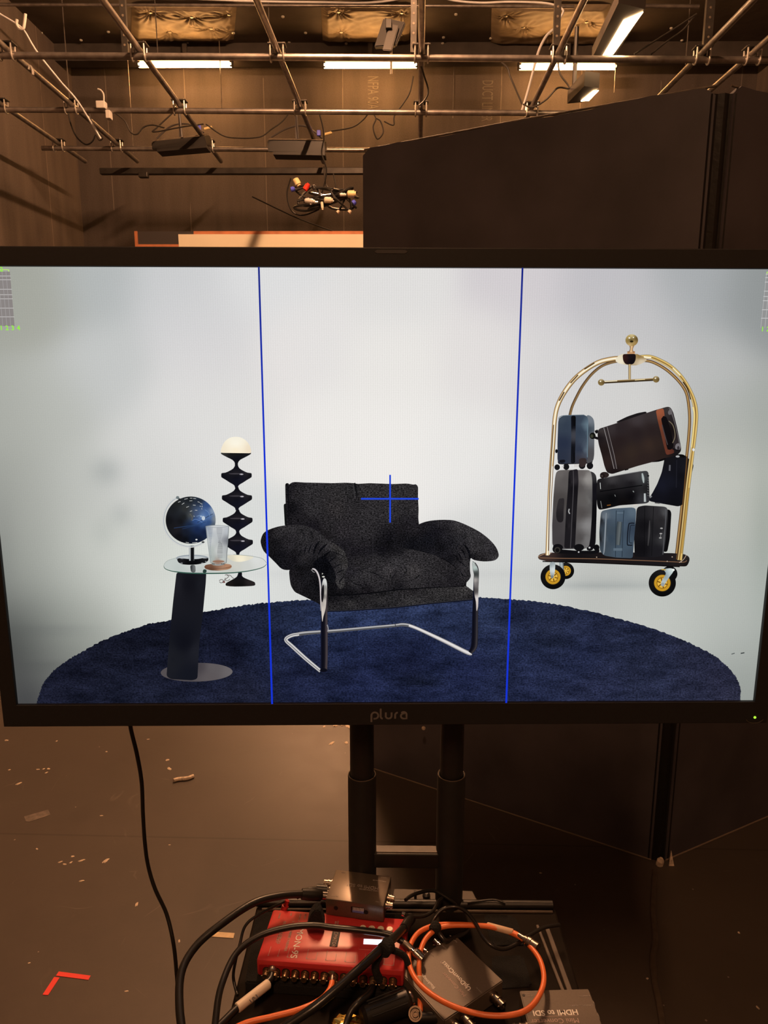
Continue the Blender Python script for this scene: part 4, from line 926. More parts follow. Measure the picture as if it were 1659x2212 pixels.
# maker's name on the lower bezel, built from round strokes
lx, lz = suv(801, 1550.5); rx, _ = suv(881.5, 1550); sc_ = (rx - lx) / 4.62
def arc(cx_, cy_, r, a0, a1, n=14): return [(cx_ + r * math.cos(math.radians(a0 + (a1 - a0) * k / n)), cy_ + r * math.sin(math.radians(a0 + (a1 - a0) * k / n))) for k in range(n + 1)]
strokes = [arc(.5, .5, .42, 200, -90, 20) + [(.33, .08)], arc(.5, .5, .42, 200, 180, 2) + [(.08, -.35)], [(1.22, 1.42), (1.22, .35)] + arc(1.47, .35, .25, 180, 270, 6),
           [(1.85, .92), (1.85, .45)] + arc(2.2, .45, .36, 180, 360, 12) + [(2.56, .92)], [(3.0, .08), (3.0, .55)] + arc(3.33, .55, .33, 180, 90, 8), arc(4.05, .42, .34, -90, -270, 14) + [(4.2, .76)], arc(4.05, .60, .36, 140, 0, 10) + [(4.41, .08), (4.05, .08)]]
for i, g_ in enumerate((strokes[0:2], strokes[2:3], strokes[3:4], strokes[4:5], strokes[5:7])):
    b = new()
    for st_ in g_: tube(b, [(lx + x * sc_, -BZ - .0001, lz + (y + .05) * sc_) for x, y in st_], .0013, 8, flat=1)
    for v in b.verts: v.co.y = -BZ - .0003 + (v.co.y + BZ) * .12
    obj('logo_letter', b, 'logo_grey', mon, local=True)

# ------------------------------------------------------------------ the picture shown on the flat panel
def mat_screen(name, kind=None):
    m = D.materials.new(name); m.use_nodes = True; nt = m.node_tree
    nt.nodes.remove(nt.nodes['Principled BSDF']); e = nt.nodes.new('ShaderNodeEmission'); nt.links.new(e.outputs[0], nt.nodes['Material Output'].inputs[0])
    a = nt.nodes.new('ShaderNodeVertexColor'); a.layer_name = 'Col'
    if kind is None: nt.links.new(a.outputs[0], e.inputs[0]); MATS[name] = m; return m
    tc = nt.nodes.new('ShaderNodeTexCoord')
    def nz(scale, detail, rough=.6, loc=(0, 0, 0)):
        mp = nt.nodes.new('ShaderNodeMapping'); mp.inputs['Scale'].default_value = scale; mp.inputs['Location'].default_value = loc; nt.links.new(tc.outputs['Object'], mp.inputs[0])
        n = nt.nodes.new('ShaderNodeTexNoise'); n.inputs['Scale'].default_value = 1; n.inputs['Detail'].default_value = detail; n.inputs['Roughness'].default_value = rough
        nt.links.new(mp.outputs[0], n.inputs['Vector']); return n.outputs['Fac']
    def mr(v, a0, a1, b0, b1):
        r = nt.nodes.new('ShaderNodeMapRange'); r.inputs['From Min'].default_value = a0; r.inputs['From Max'].default_value = a1; r.inputs['To Min'].default_value = b0; r.inputs['To Max'].default_value = b1
        nt.links.new(v, r.inputs['Value']); return r.outputs[0]
    if kind == 'boucle':
        f = mr(nz((430, 1, 1000), 3), .40, .72, .18, 3.3); g = mr(nz((120, 1, 500), 2, loc=(3, 0, 5)), .3, .7, .6, 1.4); f = mnode(nt, 'MULTIPLY', f, g)
    elif kind == 'boucle_arm':
        f = mr(nz((640, 1, 640), 3), .40, .72, .25, 3.0); g = mr(nz((60, 1, 60), 2, loc=(3, 0, 5)), .3, .7, .6, 1.4); f = mnode(nt, 'MULTIPLY', f, g)
    elif kind == 'rug':
        f = mr(nz((380, 1, 560), 3), .32, .68, .30, 1.55); g = mr(nz((22, 1, 60), 4, .6, (2, 0, 1)), .3, .7, .5, 1.5); h = mr(nz((90, 1, 180), 3, .6, (7, 0, 1)), .3, .7, .75, 1.25)
        f = mnode(nt, 'MULTIPLY', mnode(nt, 'MULTIPLY', f, g), h)
    else:   # pixel columns of the panel
        s = nt.nodes.new('ShaderNodeSeparateXYZ'); nt.links.new(tc.outputs['Object'], s.inputs[0])
        w1 = mnode(nt, 'SINE', mnode(nt, 'MULTIPLY', s.outputs[0], 2 * math.pi / .0029)); w2 = mnode(nt, 'SINE', mnode(nt, 'MULTIPLY', s.outputs[2], 2 * math.pi / .0029))
        n = nz((700, 1, 700), 1)
        mid = mr(mnode(nt, 'ABSOLUTE', s.outputs[0]), 0, .42, 1, .25)
        f = mnode(nt, 'ADD', mnode(nt, 'MULTIPLY', mnode(nt, 'MULTIPLY', w1, mid), .035), mnode(nt, 'ADD', mnode(nt, 'MULTIPLY', w2, .006), mr(n, .3, .7, .975, 1.025)))
    v = nt.nodes.new('ShaderNodeVectorMath'); v.operation = 'SCALE'; nt.links.new(a.outputs[0], v.inputs[0]); nt.links.new(f, v.inputs['Scale']); nt.links.new(v.outputs[0], e.inputs[0])
    MATS[name] = m; return m
PM = [mat_screen('screen_plain'), mat_screen('screen_boucle', 'boucle'), mat_screen('screen_boucle_arm', 'boucle_arm'), mat_screen('screen_rug', 'rug'), mat_screen('screen_backdrop', 'grid')]
PLAIN, BOU, BOUA, RUG, GRID = range(5)
DEPTH = [0]
def idw(S, p=3.0, bumps=()):
    S = [(x, y, c) for x, y, c in S]
    def f(x, y):
        W = 0; r = g = b_ = 0
        for sx, sy, c in S:
            w_ = 1 / ((x - sx) ** 2 + (y - sy) ** 2 + 22) ** (p / 2); W += w_; r += w_ * c[0]; g += w_ * c[1]; b_ += w_ * c[2]
        r, g, b_ = r / W, g / W, b_ / W
        for bx, by, s1, s2, d in bumps:
            k = math.exp(-((x - bx) / s1) ** 2 - ((y - by) / s2) ** 2); r += d[0] * k; g += d[1] * k; b_ += d[2] * k
        return r, g, b_
    return f
def nw(S, sig, bumps=()):
    """smooth weighted mean of the samples"""
    def f(x, y):
        W = 0; c0 = [0, 0, 0]
        for sx, sy, c in S:
            d2 = (x - sx) ** 2 + (y - sy) ** 2; w_ = math.exp(-d2 / (2 * sig * sig)) + 3e-4 / (1 + d2 / (sig * sig)) ** 2; W += w_
            for i in range(3): c0[i] += w_ * c[i]
        c0 = [q / W for q in c0]
        for bx, by, s1, s2, d in bumps:
            k = math.exp(-((x - bx) / s1) ** 2 - ((y - by) / s2) ** 2); c0 = [c0[i] + d[i] * k for i in range(3)]
        return tuple(c0)
    return f
def inside(x, y, P):
    c = False; j = len(P) - 1
    for i in range(len(P)):
        xi, yi = P[i]; xj, yj = P[j]
        if (yi > y) != (yj > y) and x < (xj - xi) * (y - yi) / (yj - yi) + xi: c = not c
        j = i
    return c
class Pic:
    def __init__(s, ox=0, oy=0, k=1.0): s.V = []; s.F = []; s.C = []; s.M = []; s.z(ox, oy, k)
    def z(s, ox, oy, k): s.ox, s.oy, s.k = ox, oy, k; return s
    def w(s, pts): return [(s.ox + p[0] / s.k, s.oy + p[1] / s.k) for p in pts]
    def add(s, vs, fs, cols, mi):
        DEPTH[0] += 1; d = -DEPTH[0] * .000012; n0 = len(s.V)
        for (x, y), c in zip(vs, cols):
            u, v = suv(x, y); u = min(max(u, uL), uR); v = min(max(v, vB), vT)
            s.V.append((u, d, v)); s.C.append(c)
        for f in fs: s.F.append([n0 + i for i in f]); s.M.append(mi)
    def poly(s, pts, fill, mi=PLAIN, step=12, sm=0, raw=False, local=False):
        """closed outline; fill = sRGB colour or function of photo pixels; sm = smoothing subdivisions; fill samples may be given in the same zoom coordinates"""
        P = pts if raw else s.w(pts)
        if sm: P = [(v.x, v.y) for v in spline([(x, y, 0) for x, y in P], sm, closed=True)]
        elif not raw and s.k > 1 and len(P) > 3:                   # round the corners a little
            Q = []; n_ = len(P)
            for i in range(n_):
                a, p_, c = P[i - 1], P[i], P[(i + 1) % n_]; la = math.hypot(a[0] - p_[0], a[1] - p_[1]) or 1; lc = math.hypot(c[0] - p_[0], c[1] - p_[1]) or 1
                ra = min(5.0, .42 * la) / la; rc = min(5.0, .42 * lc) / lc; e0 = (p_[0] + (a[0] - p_[0]) * ra, p_[1] + (a[1] - p_[1]) * ra); e1 = (p_[0] + (c[0] - p_[0]) * rc, p_[1] + (c[1] - p_[1]) * rc)
                for t_ in (0, .33, .67, 1): Q.append(tuple((1 - t_) ** 2 * e0[j] + 2 * t_ * (1 - t_) * p_[j] + t_ * t_ * e1[j] for j in (0, 1)))
            P = Q
        if isinstance(fill, list): fill = idw([(s.ox + x / s.k, s.oy + y / s.k, c) for x, y, c in fill])
        if callable(fill):
            Q = []
            for i in range(len(P)):
                a, c = P[i], P[(i + 1) % len(P)]; n = max(1, int(math.hypot(c[0] - a[0], c[1] - a[1]) / step)); Q += [(a[0] + (c[0] - a[0]) * k / n, a[1] + (c[1] - a[1]) * k / n) for k in range(n)]
            x0, x1 = min(p[0] for p in Q), max(p[0] for p in Q); y0, y1 = min(p[1] for p in Q), max(p[1] for p in Q); pts2 = list(Q)
            y = y0 + step * .5; odd = 0
            while y < y1:
                x = x0 + step * (.5 if odd else .1)
                while x < x1:
                    if inside(x, y, Q): pts2.append((x, y))
                    x += step
                y += step; odd ^= 1
        else: Q = P; pts2 = list(P)
        r = geometry.delaunay_2d_cdt([Vector(p) for p in pts2], [], [list(range(len(Q)))], 1, 1e-4)
        vs = [(v.x, v.y) for v in r[0]]
        cols = [fill(*v) if callable(fill) else fill for v in vs]
        s.add(vs, r[2], cols, mi)
    def rod(s, pts, wd, prof, mi=PLAIN, sm=6, cap=True):
        """stroke; prof = colours across it, from its left side to its right side; wd in zoom pixels (number or list)"""
        P = s.w(pts); W = wd if isinstance(wd, (list, tuple)) else [wd] * len(P)
        if sm:
            S_ = spline([(p[0], p[1], w_ / s.k) for p, w_ in zip(P, W)], sm)
        else: S_ = [Vector((p[0], p[1], w_ / s.k)) for p, w_ in zip(P, W)]
        n = len(prof) if isinstance(prof, list) else 1; pr = prof if n > 1 else [prof if not isinstance(prof, list) else prof[0]] * 2; n = len(pr)
        vs = []; cols = []; fs = []
        for i, q in enumerate(S_):
            a, c = S_[max(i - 1, 0)], S_[min(i + 1, len(S_) - 1)]; dx, dy = c.x - a.x, c.y - a.y; L = math.hypot(dx, dy) or 1; nx, ny = dy / L, -dx / L
            for k in range(n):
                t_ = .5 - k / (n - 1); vs.append((q.x + nx * q.z * t_, q.y + ny * q.z * t_)); cols.append(pr[k])
        for i in range(len(S_) - 1):
            for k in range(n - 1): fs.append((i * n + k, i * n + k + 1, (i + 1) * n + k + 1, (i + 1) * n + k))
        s.add(vs, fs, cols, mi)
    def ell(s, cx_, cy_, rx, ry, fill, mi=PLAIN, step=6, n=48, rot=0, a0=0, a1=360):
        A_ = math.radians(rot); pts = []
        full = a1 - a0 >= 360
        for k in range(n + (0 if full else 1)):
            a = math.radians(a0 + (a1 - a0) * k / n); x, y = rx * math.cos(a), ry * math.sin(a); pts.append((cx_ + x * math.cos(A_) - y * math.sin(A_), cy_ + x * math.sin(A_) + y * math.cos(A_)))
        s.poly(pts, fill, mi, step)
    def dot(s, x, y, r, c): s.ell(x, y, r, r, c, n=10)
    def build(s, name, parent, label=None, gain=1.0, sat=1.0):
        def tone(c):
            m_ = .3 * c[0] + .59 * c[1] + .11 * c[2]; return [(m_ + (q - m_) * sat) * gain for q in c]
        s.C = [tone(c) for c in s.C]
        me = D.meshes.new(name); me.from_pydata(s.V, [], s.F); me.update()
        at = me.color_attributes.new('Col', 'FLOAT_COLOR', 'POINT')
        for i, c in enumerate(s.C): at.data[i].color = (s2l(max(c[0], 0)), s2l(max(c[1], 0)), s2l(max(c[2], 0)), 1)
        used = sorted(set(s.M)); mp = {}
        for j, u in enumerate(used): me.materials.append(PM[u]); mp[u] = j
        for p, mi in zip(me.polygons, s.M): p.material_index = mp[mi]
        o = D.objects.new(name, me); COL.objects.link(o); o.parent = parent
        if label: o['label'] = label
        return o

# the flat panel itself with the white set
bg = nw([(-40, 600, (158, 160, 152)), (20, 600, (163, 165, 155)), (60, 640, (166, 167, 158)), (200, 600, (180, 184, 184)), (380, 610, (203, 204, 205)), (560, 600, (221, 221, 221)), (850, 600, (224, 222, 220)), (1130, 600, (210, 205, 208)), (1300, 610, (192, 190, 194)), (1500, 620, (168, 171, 173)), (1650, 650, (148, 152, 152)), (1700, 650, (140, 144, 144)),
          (10, 900, (168, 170, 163)), (110, 880, (184, 186, 180)), (230, 800, (197, 199, 198)), (450, 800, (217, 215, 215)), (430, 700, (212, 211, 212)), (650, 760, (228, 225, 223)), (850, 800, (233, 230, 226)), (1050, 780, (226, 222, 220)), (1200, 800, (213, 211, 211)), (1380, 700, (196, 195, 196)), (1540, 800, (186, 187, 186)), (1645, 900, (162, 166, 161)), (1580, 950, (182, 184, 178)),
          (5, 1080, (150, 152, 146)), (60, 1060, (172, 174, 167)), (160, 1050, (190, 192, 187)), (300, 1000, (212, 212, 209)), (400, 900, (220, 219, 217)), (500, 900, (224, 223, 220)), (700, 950, (236, 233, 229)), (850, 960, (238, 235, 231)), (1000, 980, (232, 230, 227)), (1150, 1050, (222, 221, 219)), (1350, 850, (210, 209, 207)), (1460, 1100, (200, 200, 195)), (1560, 1100, (190, 192, 185)), (1640, 1100, (168, 172, 166)), (1585, 1060, (196, 197, 188)),
          (15, 1250, (140, 142, 136)), (60, 1230, (160, 163, 156)), (150, 1230, (188, 191, 184)), (250, 1200, (204, 206, 200)), (320, 1280, (212, 215, 208)), (470, 1290, (218, 222, 217)), (560, 1240, (222, 224, 220)), (640, 1260, (212, 213, 211)), (590, 1180, (216, 218, 216)), (1090, 1180, (214, 214, 212)), (1100, 1250, (210, 212, 209)), (1160, 1290, (200, 203, 198)), (1300, 1275, (188, 190, 186)), (1400, 1320, (196, 199, 194)), (1520, 1240, (186, 189, 184)), (1600, 1250, (175, 180, 174)), (1500, 1350, (190, 194, 188)), (1600, 1400, (170, 175, 170)), (1625, 1480, (150, 155, 150)), (1605, 1500, (150, 155, 150)), (1580, 1360, (180, 184, 179)),
          (30, 1360, (108, 110, 107)), (100, 1340, (145, 149, 142)), (200, 1340, (178, 181, 174)), (60, 1420, (100, 102, 100)), (150, 1400, (142, 146, 138)), (50, 1470, (108, 108, 106)), (75, 1500, (88, 88, 88)), (45, 1515, (98, 98, 98)), (110, 1430, (118, 121, 116))], 62,
         bumps=[(20, 1400, 75, 110, (-28, -28, -27)), (60, 1530, 60, 60, (-22, -22, -20)), (5, 1200, 30, 130, (-10, -10, -9)), (1650, 1150, 30, 200, (-12, -10, -11)), (232, 1018, 34, 30, (-22, -20, -19)), (262, 1112, 24, 26, (-13, -12, -11)), (222, 1150, 26, 34, (-9, -8, -8)), (130, 1362, 80, 7, (-12, -12, -10)), (120, 1440, 60, 7, (-12, -12, -11)), (1330, 1262, 120, 9, (-22, -20, -18)), (1250, 1262, 60, 6, (-10, -9, -8)), (850, 1240, 400, 12, (-8, -8, -7)), (600, 860, 60, 200, (1, 0, 0))])
s = Pic(); s.poly([(-75, 570), (830, 570), (1740, 570), (1640, 1525), (830, 1527), (25, 1532)], bg, GRID, step=13)
screen = s.build('screen', mon, 'lit screen showing a white studio set')
# floor horizon marks and specks
s = Pic(); s.rod([(1580, 1413), (1587, 1411)], 2, (90, 95, 95), sm=0); s.rod([(1600, 1411.5), (1608, 1410)], 2.4, (60, 65, 65), sm=0); s.build('floor_speck', screen)

# rug
rnd = random.Random(11)
edge = [(79, 1526), (79, 1520), (86, 1496), (96, 1473), (113, 1452), (131, 1436), (175, 1409), (236, 1378), (310, 1351), (371, 1339), (442, 1322), (533, 1307), (587, 1301), (659, 1296), (760, 1291), (870, 1288), (960, 1288), (1031, 1290), (1110, 1295), (1200, 1305), (1300, 1327), (1390, 1352), (1470, 1380), (1530, 1409), (1566, 1435), (1590, 1463), (1600, 1490), (1599, 1503), (1600, 1520)]
E2 = [(v.x, v.y) for v in spline([(x, y, 0) for x, y in edge[1:]], 22)]
E2 = [(x + rnd.uniform(-1.0, 1.0), y + rnd.uniform(-1.6, 1.4)) for x, y in E2]
rugc = idw([(100, 1500, (30, 33, 54)), (150, 1450, (27, 30, 50)), (250, 1400, (25, 28, 46)), (330, 1480, (30, 34, 56)), (350, 1370, (23, 26, 44)), (450, 1350, (27, 31, 54)), (480, 1400, (25, 29, 52)), (520, 1500, (34, 38, 62)), (560, 1320, (34, 42, 70)), (620, 1330, (38, 48, 80)), (600, 1400, (32, 40, 72)), (650, 1480, (33, 40, 74)), (720, 1340, (44, 58, 98)), (800, 1330, (48, 62, 104)), (900, 1320, (50, 64, 106)), (960, 1310, (46, 58, 96)), (760, 1390, (36, 46, 84)), (830, 1410, (30, 38, 72)), (920, 1400, (30, 38, 72)), (780, 1470, (34, 42, 80)), (900, 1490, (36, 44, 82)), (880, 1440, (26, 32, 62)), (960, 1360, (42, 54, 92)), (1010, 1450, (34, 42, 80)), (1060, 1330, (46, 58, 94)), (1120, 1320, (36, 44, 74)), (1090, 1400, (40, 50, 88)), (1100, 1490, (38, 46, 82)), (1200, 1340, (40, 48, 78)), (1250, 1420, (38, 46, 80)), (1300, 1490, (42, 48, 80)), (1350, 1370, (38, 45, 74)), (1420, 1440, (40, 46, 74)), (1500, 1420, (42, 46, 72)), (1560, 1470, (46, 48, 74)), (1500, 1500, (46, 50, 78)), (1590, 1500, (48, 50, 74)), (1400, 1500, (44, 50, 80))], 3.0,
           bumps=[(720, 1452, 50, 12, (-8, -10, -20)), (905, 1472, 40, 14, (-12, -14, -30)), (400, 1390, 120, 8, (-5, -6, -10)), (1180, 1390, 90, 8, (-8, -9, -16))])
s = Pic(); s.poly([(78, 1530)] + E2 + [(1600, 1522)], rugc, RUG, step=14); s.build('pictured_rug', screen, 'round dark blue shaggy rug shown on the screen', .88, .88)

# side table
s = Pic().z(300, 900, 5.53)
s.z(40, 1260, 2.9625)
s.ell(1140, 569, 230, 60, idw([(360, 1450, (96, 84, 88)), (400, 1445, (88, 78, 84)), (430, 1440, (80, 70, 78)), (460, 1440, (106, 96, 100)), (497, 1450, (118, 108, 112)), (450, 1465, (104, 92, 96))], 2.5), step=6, rot=-1)
s.z(300, 900, 5.53)
s.poly([(450, 1860), (806, 1860), (800, 1980), (760, 2400), (722, 2700), (700, 3130), (640, 3150), (380, 3135), (330, 3100), (345, 2900), (380, 2500), (410, 2200)], [(430, 2000, (34, 34, 46)), (600, 2000, (20, 20, 32)), (780, 2000, (28, 30, 42)), (360, 2900, (34, 36, 48)), (380, 2900, (24, 27, 40)), (550, 2700, (16, 18, 34)), (700, 2800, (32, 34, 50)), (600, 3100, (20, 24, 42))], step=8)
s.build('pictured_side_table_base', screen, 'slanted black column and round base of the pictured side table', .9, .55)
# floor lamp (behind the table top)
s = Pic().z(300, 900, 5.53)
DK = (26, 24, 30); D2 = (15, 15, 22)
def bead(cx0, cy0, w2=182, h=130):
    """one flared bead whose rim is at cy0; waists above and below"""
    L = [(-16, -h + 4), (-22, -h + 22), (-40, -h + 48), (-78, -h + 72), (-130, -h + 96), (-w2 + 8, -28), (-w2, -14), (-w2, 12), (-w2 + 8, 26), (-130, 52), (-78, 86), (-40, 108), (-22, 126), (-16, 148)]
    P = [(cx0 + x, cy0 + y) for x, y in L] + [(cx0 - x, cy0 + y) for x, y in reversed(L)]
    s.poly(P, [(cx0, cy0 - 90, D2), (cx0 - 130, cy0 - 40, (30, 28, 32)), (cx0 + 120, cy0 - 40, (40, 38, 42)), (cx0, cy0 - 30, (36, 33, 37)), (cx0, cy0 + 10, D2), (cx0 - 150, cy0 + 5, D2), (cx0 + 160, cy0 + 5, (20, 19, 24)), (cx0, cy0 + 60, (17, 18, 30)), (cx0 + 60, cy0 + 50, (22, 22, 34))], step=5, sm=2)
    s.ell(cx0 - 15, cy0 - 20, 78, 7, (66, 62, 68)); s.ell(cx0 + 60, cy0 - 14, 24, 9, (150, 146, 152)); s.ell(cx0 + 62, cy0 - 14, 10, 5, (200, 196, 202))
s.poly([(1140, 2350 - 500), (1226, 1850), (1232, 1900), (1260, 1925), (1320, 1950), (1380, 1975), (1390, 2000), (1380, 2018), (1300, 2026), (1150, 2030), (1050, 2022), (1036, 2005), (1045, 1985), (1100, 1955), (1160, 1920), (1180, 1890), (1184, 1850)], [(1200, 1900, D2), (1330, 1970, (40, 36, 36)), (1200, 1960, (22, 20, 20)), (1060, 2000, (30, 26, 24)), (1200, 2020, (14, 14, 14))], step=6, sm=2)
bead(1182, 1500, 180); bead(1180, 1236, 178); bead(1172, 968, 180); bead(1166, 702, 182)
s.poly([(975, 430), (1344, 430), (1338, 448), (1280, 480), (1215, 512), (1192, 535), (1182, 560), (1186, 582), (1144, 582), (1148, 558), (1138, 535), (1112, 512), (1040, 478), (985, 448)], [(980, 438, (50, 50, 48)), (1150, 440, (28, 28, 26)), (1330, 440, (24, 24, 28)), (1160, 500, D2)], step=6)
P = [(977, 432), (980, 400), (995, 350), (1020, 305), (1055, 270), (1100, 246), (1160, 238), (1215, 246), (1262, 270), (1300, 305), (1328, 350), (1340, 395), (1344, 437)]
s.poly(P, [(1160, 250, (246, 240, 222)), (990, 400, (242, 230, 205)), (1160, 400, (250, 236, 208)), (1335, 400, (238, 222, 196)), (1160, 320, (252, 246, 228))], step=6)
# flex at the foot
for pts in ([(960, 1960), (985, 1945), (1010, 1960), (985, 1985), (962, 1970)], [(1030, 1895), (1050, 1885), (1075, 1905), (1050, 1930), (1030, 1950), (1060, 1960), (1090, 1940)], [(1050, 1900), (1090, 1895), (1120, 1925), (1140, 1935)], [(1000, 1985), (1020, 1960), (1035, 1925)]): s.rod(pts, 9, [(90, 84, 84), (150, 146, 144)], sm=5)
s.ell(1018, 1975, 14, 10, (110, 60, 56))
s.build('pictured_floor_lamp', screen, 'lamp of stacked black beads under a cream dome, on the screen')
# glass table top
s = Pic().z(300, 900, 5.53)
G1 = (205, 210, 206)
T = [(298, 1782), (310, 1750), (340, 1722), (400, 1698), (480, 1676), (600, 1655), (760, 1642), (950, 1640), (1130, 1648), (1280, 1658), (1400, 1676), (1480, 1700), (1515, 1725), (1528, 1750), (1515, 1775), (1470, 1800), (1380, 1825), (1250, 1848), (1080, 1862), (880, 1870), (700, 1868), (560, 1862), (440, 1845), (360, 1825), (315, 1805)]
s.poly(T, [(350, 1780, (196, 203, 199)), (480, 1830, (190, 198, 194)), (620, 1700, (205, 208, 206)), (760, 1690, (210, 212, 208)), (760, 1830, (190, 196, 192)), (1100, 1830, (196, 198, 190)), (1300, 1780, (205, 207, 202)), (1480, 1750, (214, 216, 212)), (1150, 1780, (205, 205, 196)), (1400, 1700, (218, 220, 217))], sm=3, step=8)
s.poly([(1060, 1665), (1130, 1650), (1280, 1655), (1370, 1672), (1330, 1705), (1230, 1732), (1140, 1728), (1080, 1700)], [(1200, 1660, (240, 230, 200)), (1220, 1700, (245, 236, 210)), (1100, 1700, (215, 210, 190)), (1320, 1690, (225, 220, 200))], sm=3, step=6)   # lamp reflected
s.rod([(298, 1782), (312, 1812), (370, 1838), (470, 1856), (620, 1868), (850, 1872), (1080, 1866), (1260, 1850), (1400, 1824), (1490, 1794), (1528, 1757)], [4, 8, 10, 13, 15, 15, 14, 12, 10, 8, 4], [(96, 128, 118), (40, 78, 66), (60, 92, 80)])
s.rod([(298, 1782), (310, 1752), (345, 1720), (420, 1694), (500, 1674)], 4, (150, 160, 156)); s.rod([(1130, 1648), (1280, 1657), (1400, 1675), (1480, 1698), (1528, 1748)], 5, (140, 152, 150))
s.poly([(452, 1700), (806, 1700), (806, 1856), (640, 1864), (452, 1850)], [(460, 1760, (120, 126, 122)), (620, 1780, (110, 116, 112)), (800, 1760, (150, 154, 150)), (620, 1850, (90, 98, 92))], step=8) if False else None
s.poly([(612, 1770), (676, 1768), (680, 1862), (622, 1860)], [(620, 1800, (20, 22, 24)), (650, 1800, (26, 28, 30)), (660, 1800, (220, 224, 222)), (674, 1800, (80, 84, 84))], step=3)
s.poly([(770, 1820), (812, 1826), (808, 1866), (760, 1866)], (40, 60, 54))
s.build('pictured_table_top', screen, 'oval glass table top shown on the screen')
# globe
s = Pic().z(300, 900, 5.53)
s.ell(640, 1690, 196, 42, (165, 175, 185)); s.ell(640, 1694, 176, 30, (205, 212, 214))
s.poly([(455, 1700), (480, 1688), (600, 1700), (700, 1700), (800, 1682), (832, 1690), (832, 1715), (800, 1745), (700, 1765), (600, 1770), (520, 1764), (470, 1740)], [(470, 1710, (30, 30, 34)), (640, 1720, (14, 14, 18)), (800, 1710, (24, 24, 28)), (640, 1755, (8, 8, 10))], step=6)
for x, y, rx_ in ((520, 1693, 22), (790, 1690, 26), (512, 1748, 14), (760, 1748, 16), (630, 1714, 30), (800, 1728, 10)): s.ell(x, y, rx_, 5, (150, 154, 160))
s.rod([(632, 1540), (632, 1720)], 62, [(90, 96, 100), (30, 30, 34), (14, 14, 18), (12, 12, 16), (40, 44, 48), (225, 230, 232), (120, 130, 136)], sm=0)
arcp = [(462, 962), (400, 1000), (340, 1070), (302, 1160), (292, 1250), (308, 1340), (350, 1420), (420, 1490), (510, 1538), (610, 1555), (700, 1542), (775, 1505)]
s.rod(arcp, 17, [(100, 120, 136), (205, 215, 222), (240, 240, 238), (200, 196, 190)])
s.ell(464, 966, 20, 18, (120, 132, 134)); s.ell(486, 985, 14, 10, (40, 46, 50)); s.ell(768, 1498, 18, 11, (60, 64, 68))
gl = idw([(x0_ / 5.53 + 300, y0_ / 5.53 + 900, c) for x0_, y0_, c in [(360, 1250, (20, 20, 24)), (400, 1100, (30, 32, 36)), (450, 1030, (34, 36, 36)), (600, 980, (30, 34, 38)), (720, 1000, (36, 46, 62)), (820, 1060, (50, 84, 150)), (880, 1130, (150, 170, 196)), (905, 1220, (140, 146, 150)), (890, 1300, (90, 100, 110)), (560, 1100, (50, 52, 52)), (620, 1180, (78, 80, 78)), (540, 1200, (30, 32, 34)), (690, 1170, (70, 90, 130)), (760, 1200, (120, 160, 215)), (740, 1225, (90, 130, 200)), (820, 1150, (70, 110, 180)), (840, 1200, (80, 120, 185)), (680, 1240, (40, 78, 150)), (750, 1270, (40, 80, 150)), (840, 1260, (40, 76, 140)), (600, 1300, (26, 42, 74)), (450, 1350, (34, 30, 34)), (400, 1320, (26, 26, 30)), (500, 1250, (22, 22, 26)), (560, 1380, (24, 30, 46)), (700, 1340, (22, 40, 84)), (780, 1380, (20, 34, 70)), (650, 1450, (16, 26, 50)), (560, 1470, (14, 16, 22)), (720, 1460, (18, 28, 52)), (850, 1380, (20, 36, 70)), (480, 1430, (18, 16, 20))]], 3.2)
s.ell(620, 1235, 298, 282, gl, step=4, n=72)
s.rod([(700, 1262), (760, 1232), (820, 1195), (885, 1160)], 5, (24, 30, 50)); s.rod([(420, 1330), (560, 1310), (700, 1290), (800, 1255)], 6, (44, 72, 120)); s.rod([(520, 1340), (640, 1310), (760, 1290)], 5, (36, 62, 112))
s.rod([(640, 1240), (680, 1225), (720, 1240), (760, 1262)], 5, (110, 150, 210)); s.rod([(690, 1190), (740, 1180), (790, 1210)], 5, (130, 165, 215)); s.rod([(790, 1110), (830, 1140), (850, 1190)], 4, (120, 160, 210))
s.ell(772, 1212, 20, 26, (205, 220, 235)); s.ell(745, 1190, 12, 8, (170, 195, 225))
s.rod([(610, 1160), (640, 1200), (630, 1240)], 14, (92, 94, 90))
for x0_, y0_, x1_, y1_ in ((545, 985, 585, 978), (612, 973, 640, 972), (650, 975, 685, 980), (606, 1005, 640, 1003), (470, 1022, 500, 1012), (515, 1048, 545, 1028), (568, 1083, 600, 1070), (648, 1055, 680, 1058), (704, 1015, 730, 1024), (728, 1066, 745, 1072), (612, 1132, 638, 1122), (672, 1116, 700, 1118), (753, 1035, 756, 1050), (757, 1062, 758, 1080), (752, 1092, 755, 1106), (655, 1185, 668, 1190), (562, 1498, 600, 1504), (640, 1505, 700, 1500), (735, 1030, 745, 1040)): s.rod([(x0_, y0_), (x1_, y1_)], 6, (205, 208, 206), sm=0)
s.ell(690, 1467, 13, 9, (225, 228, 230))
s.build('pictured_globe', screen, 'dark blue desk globe on a chrome arm, on the screen', .92, .85)
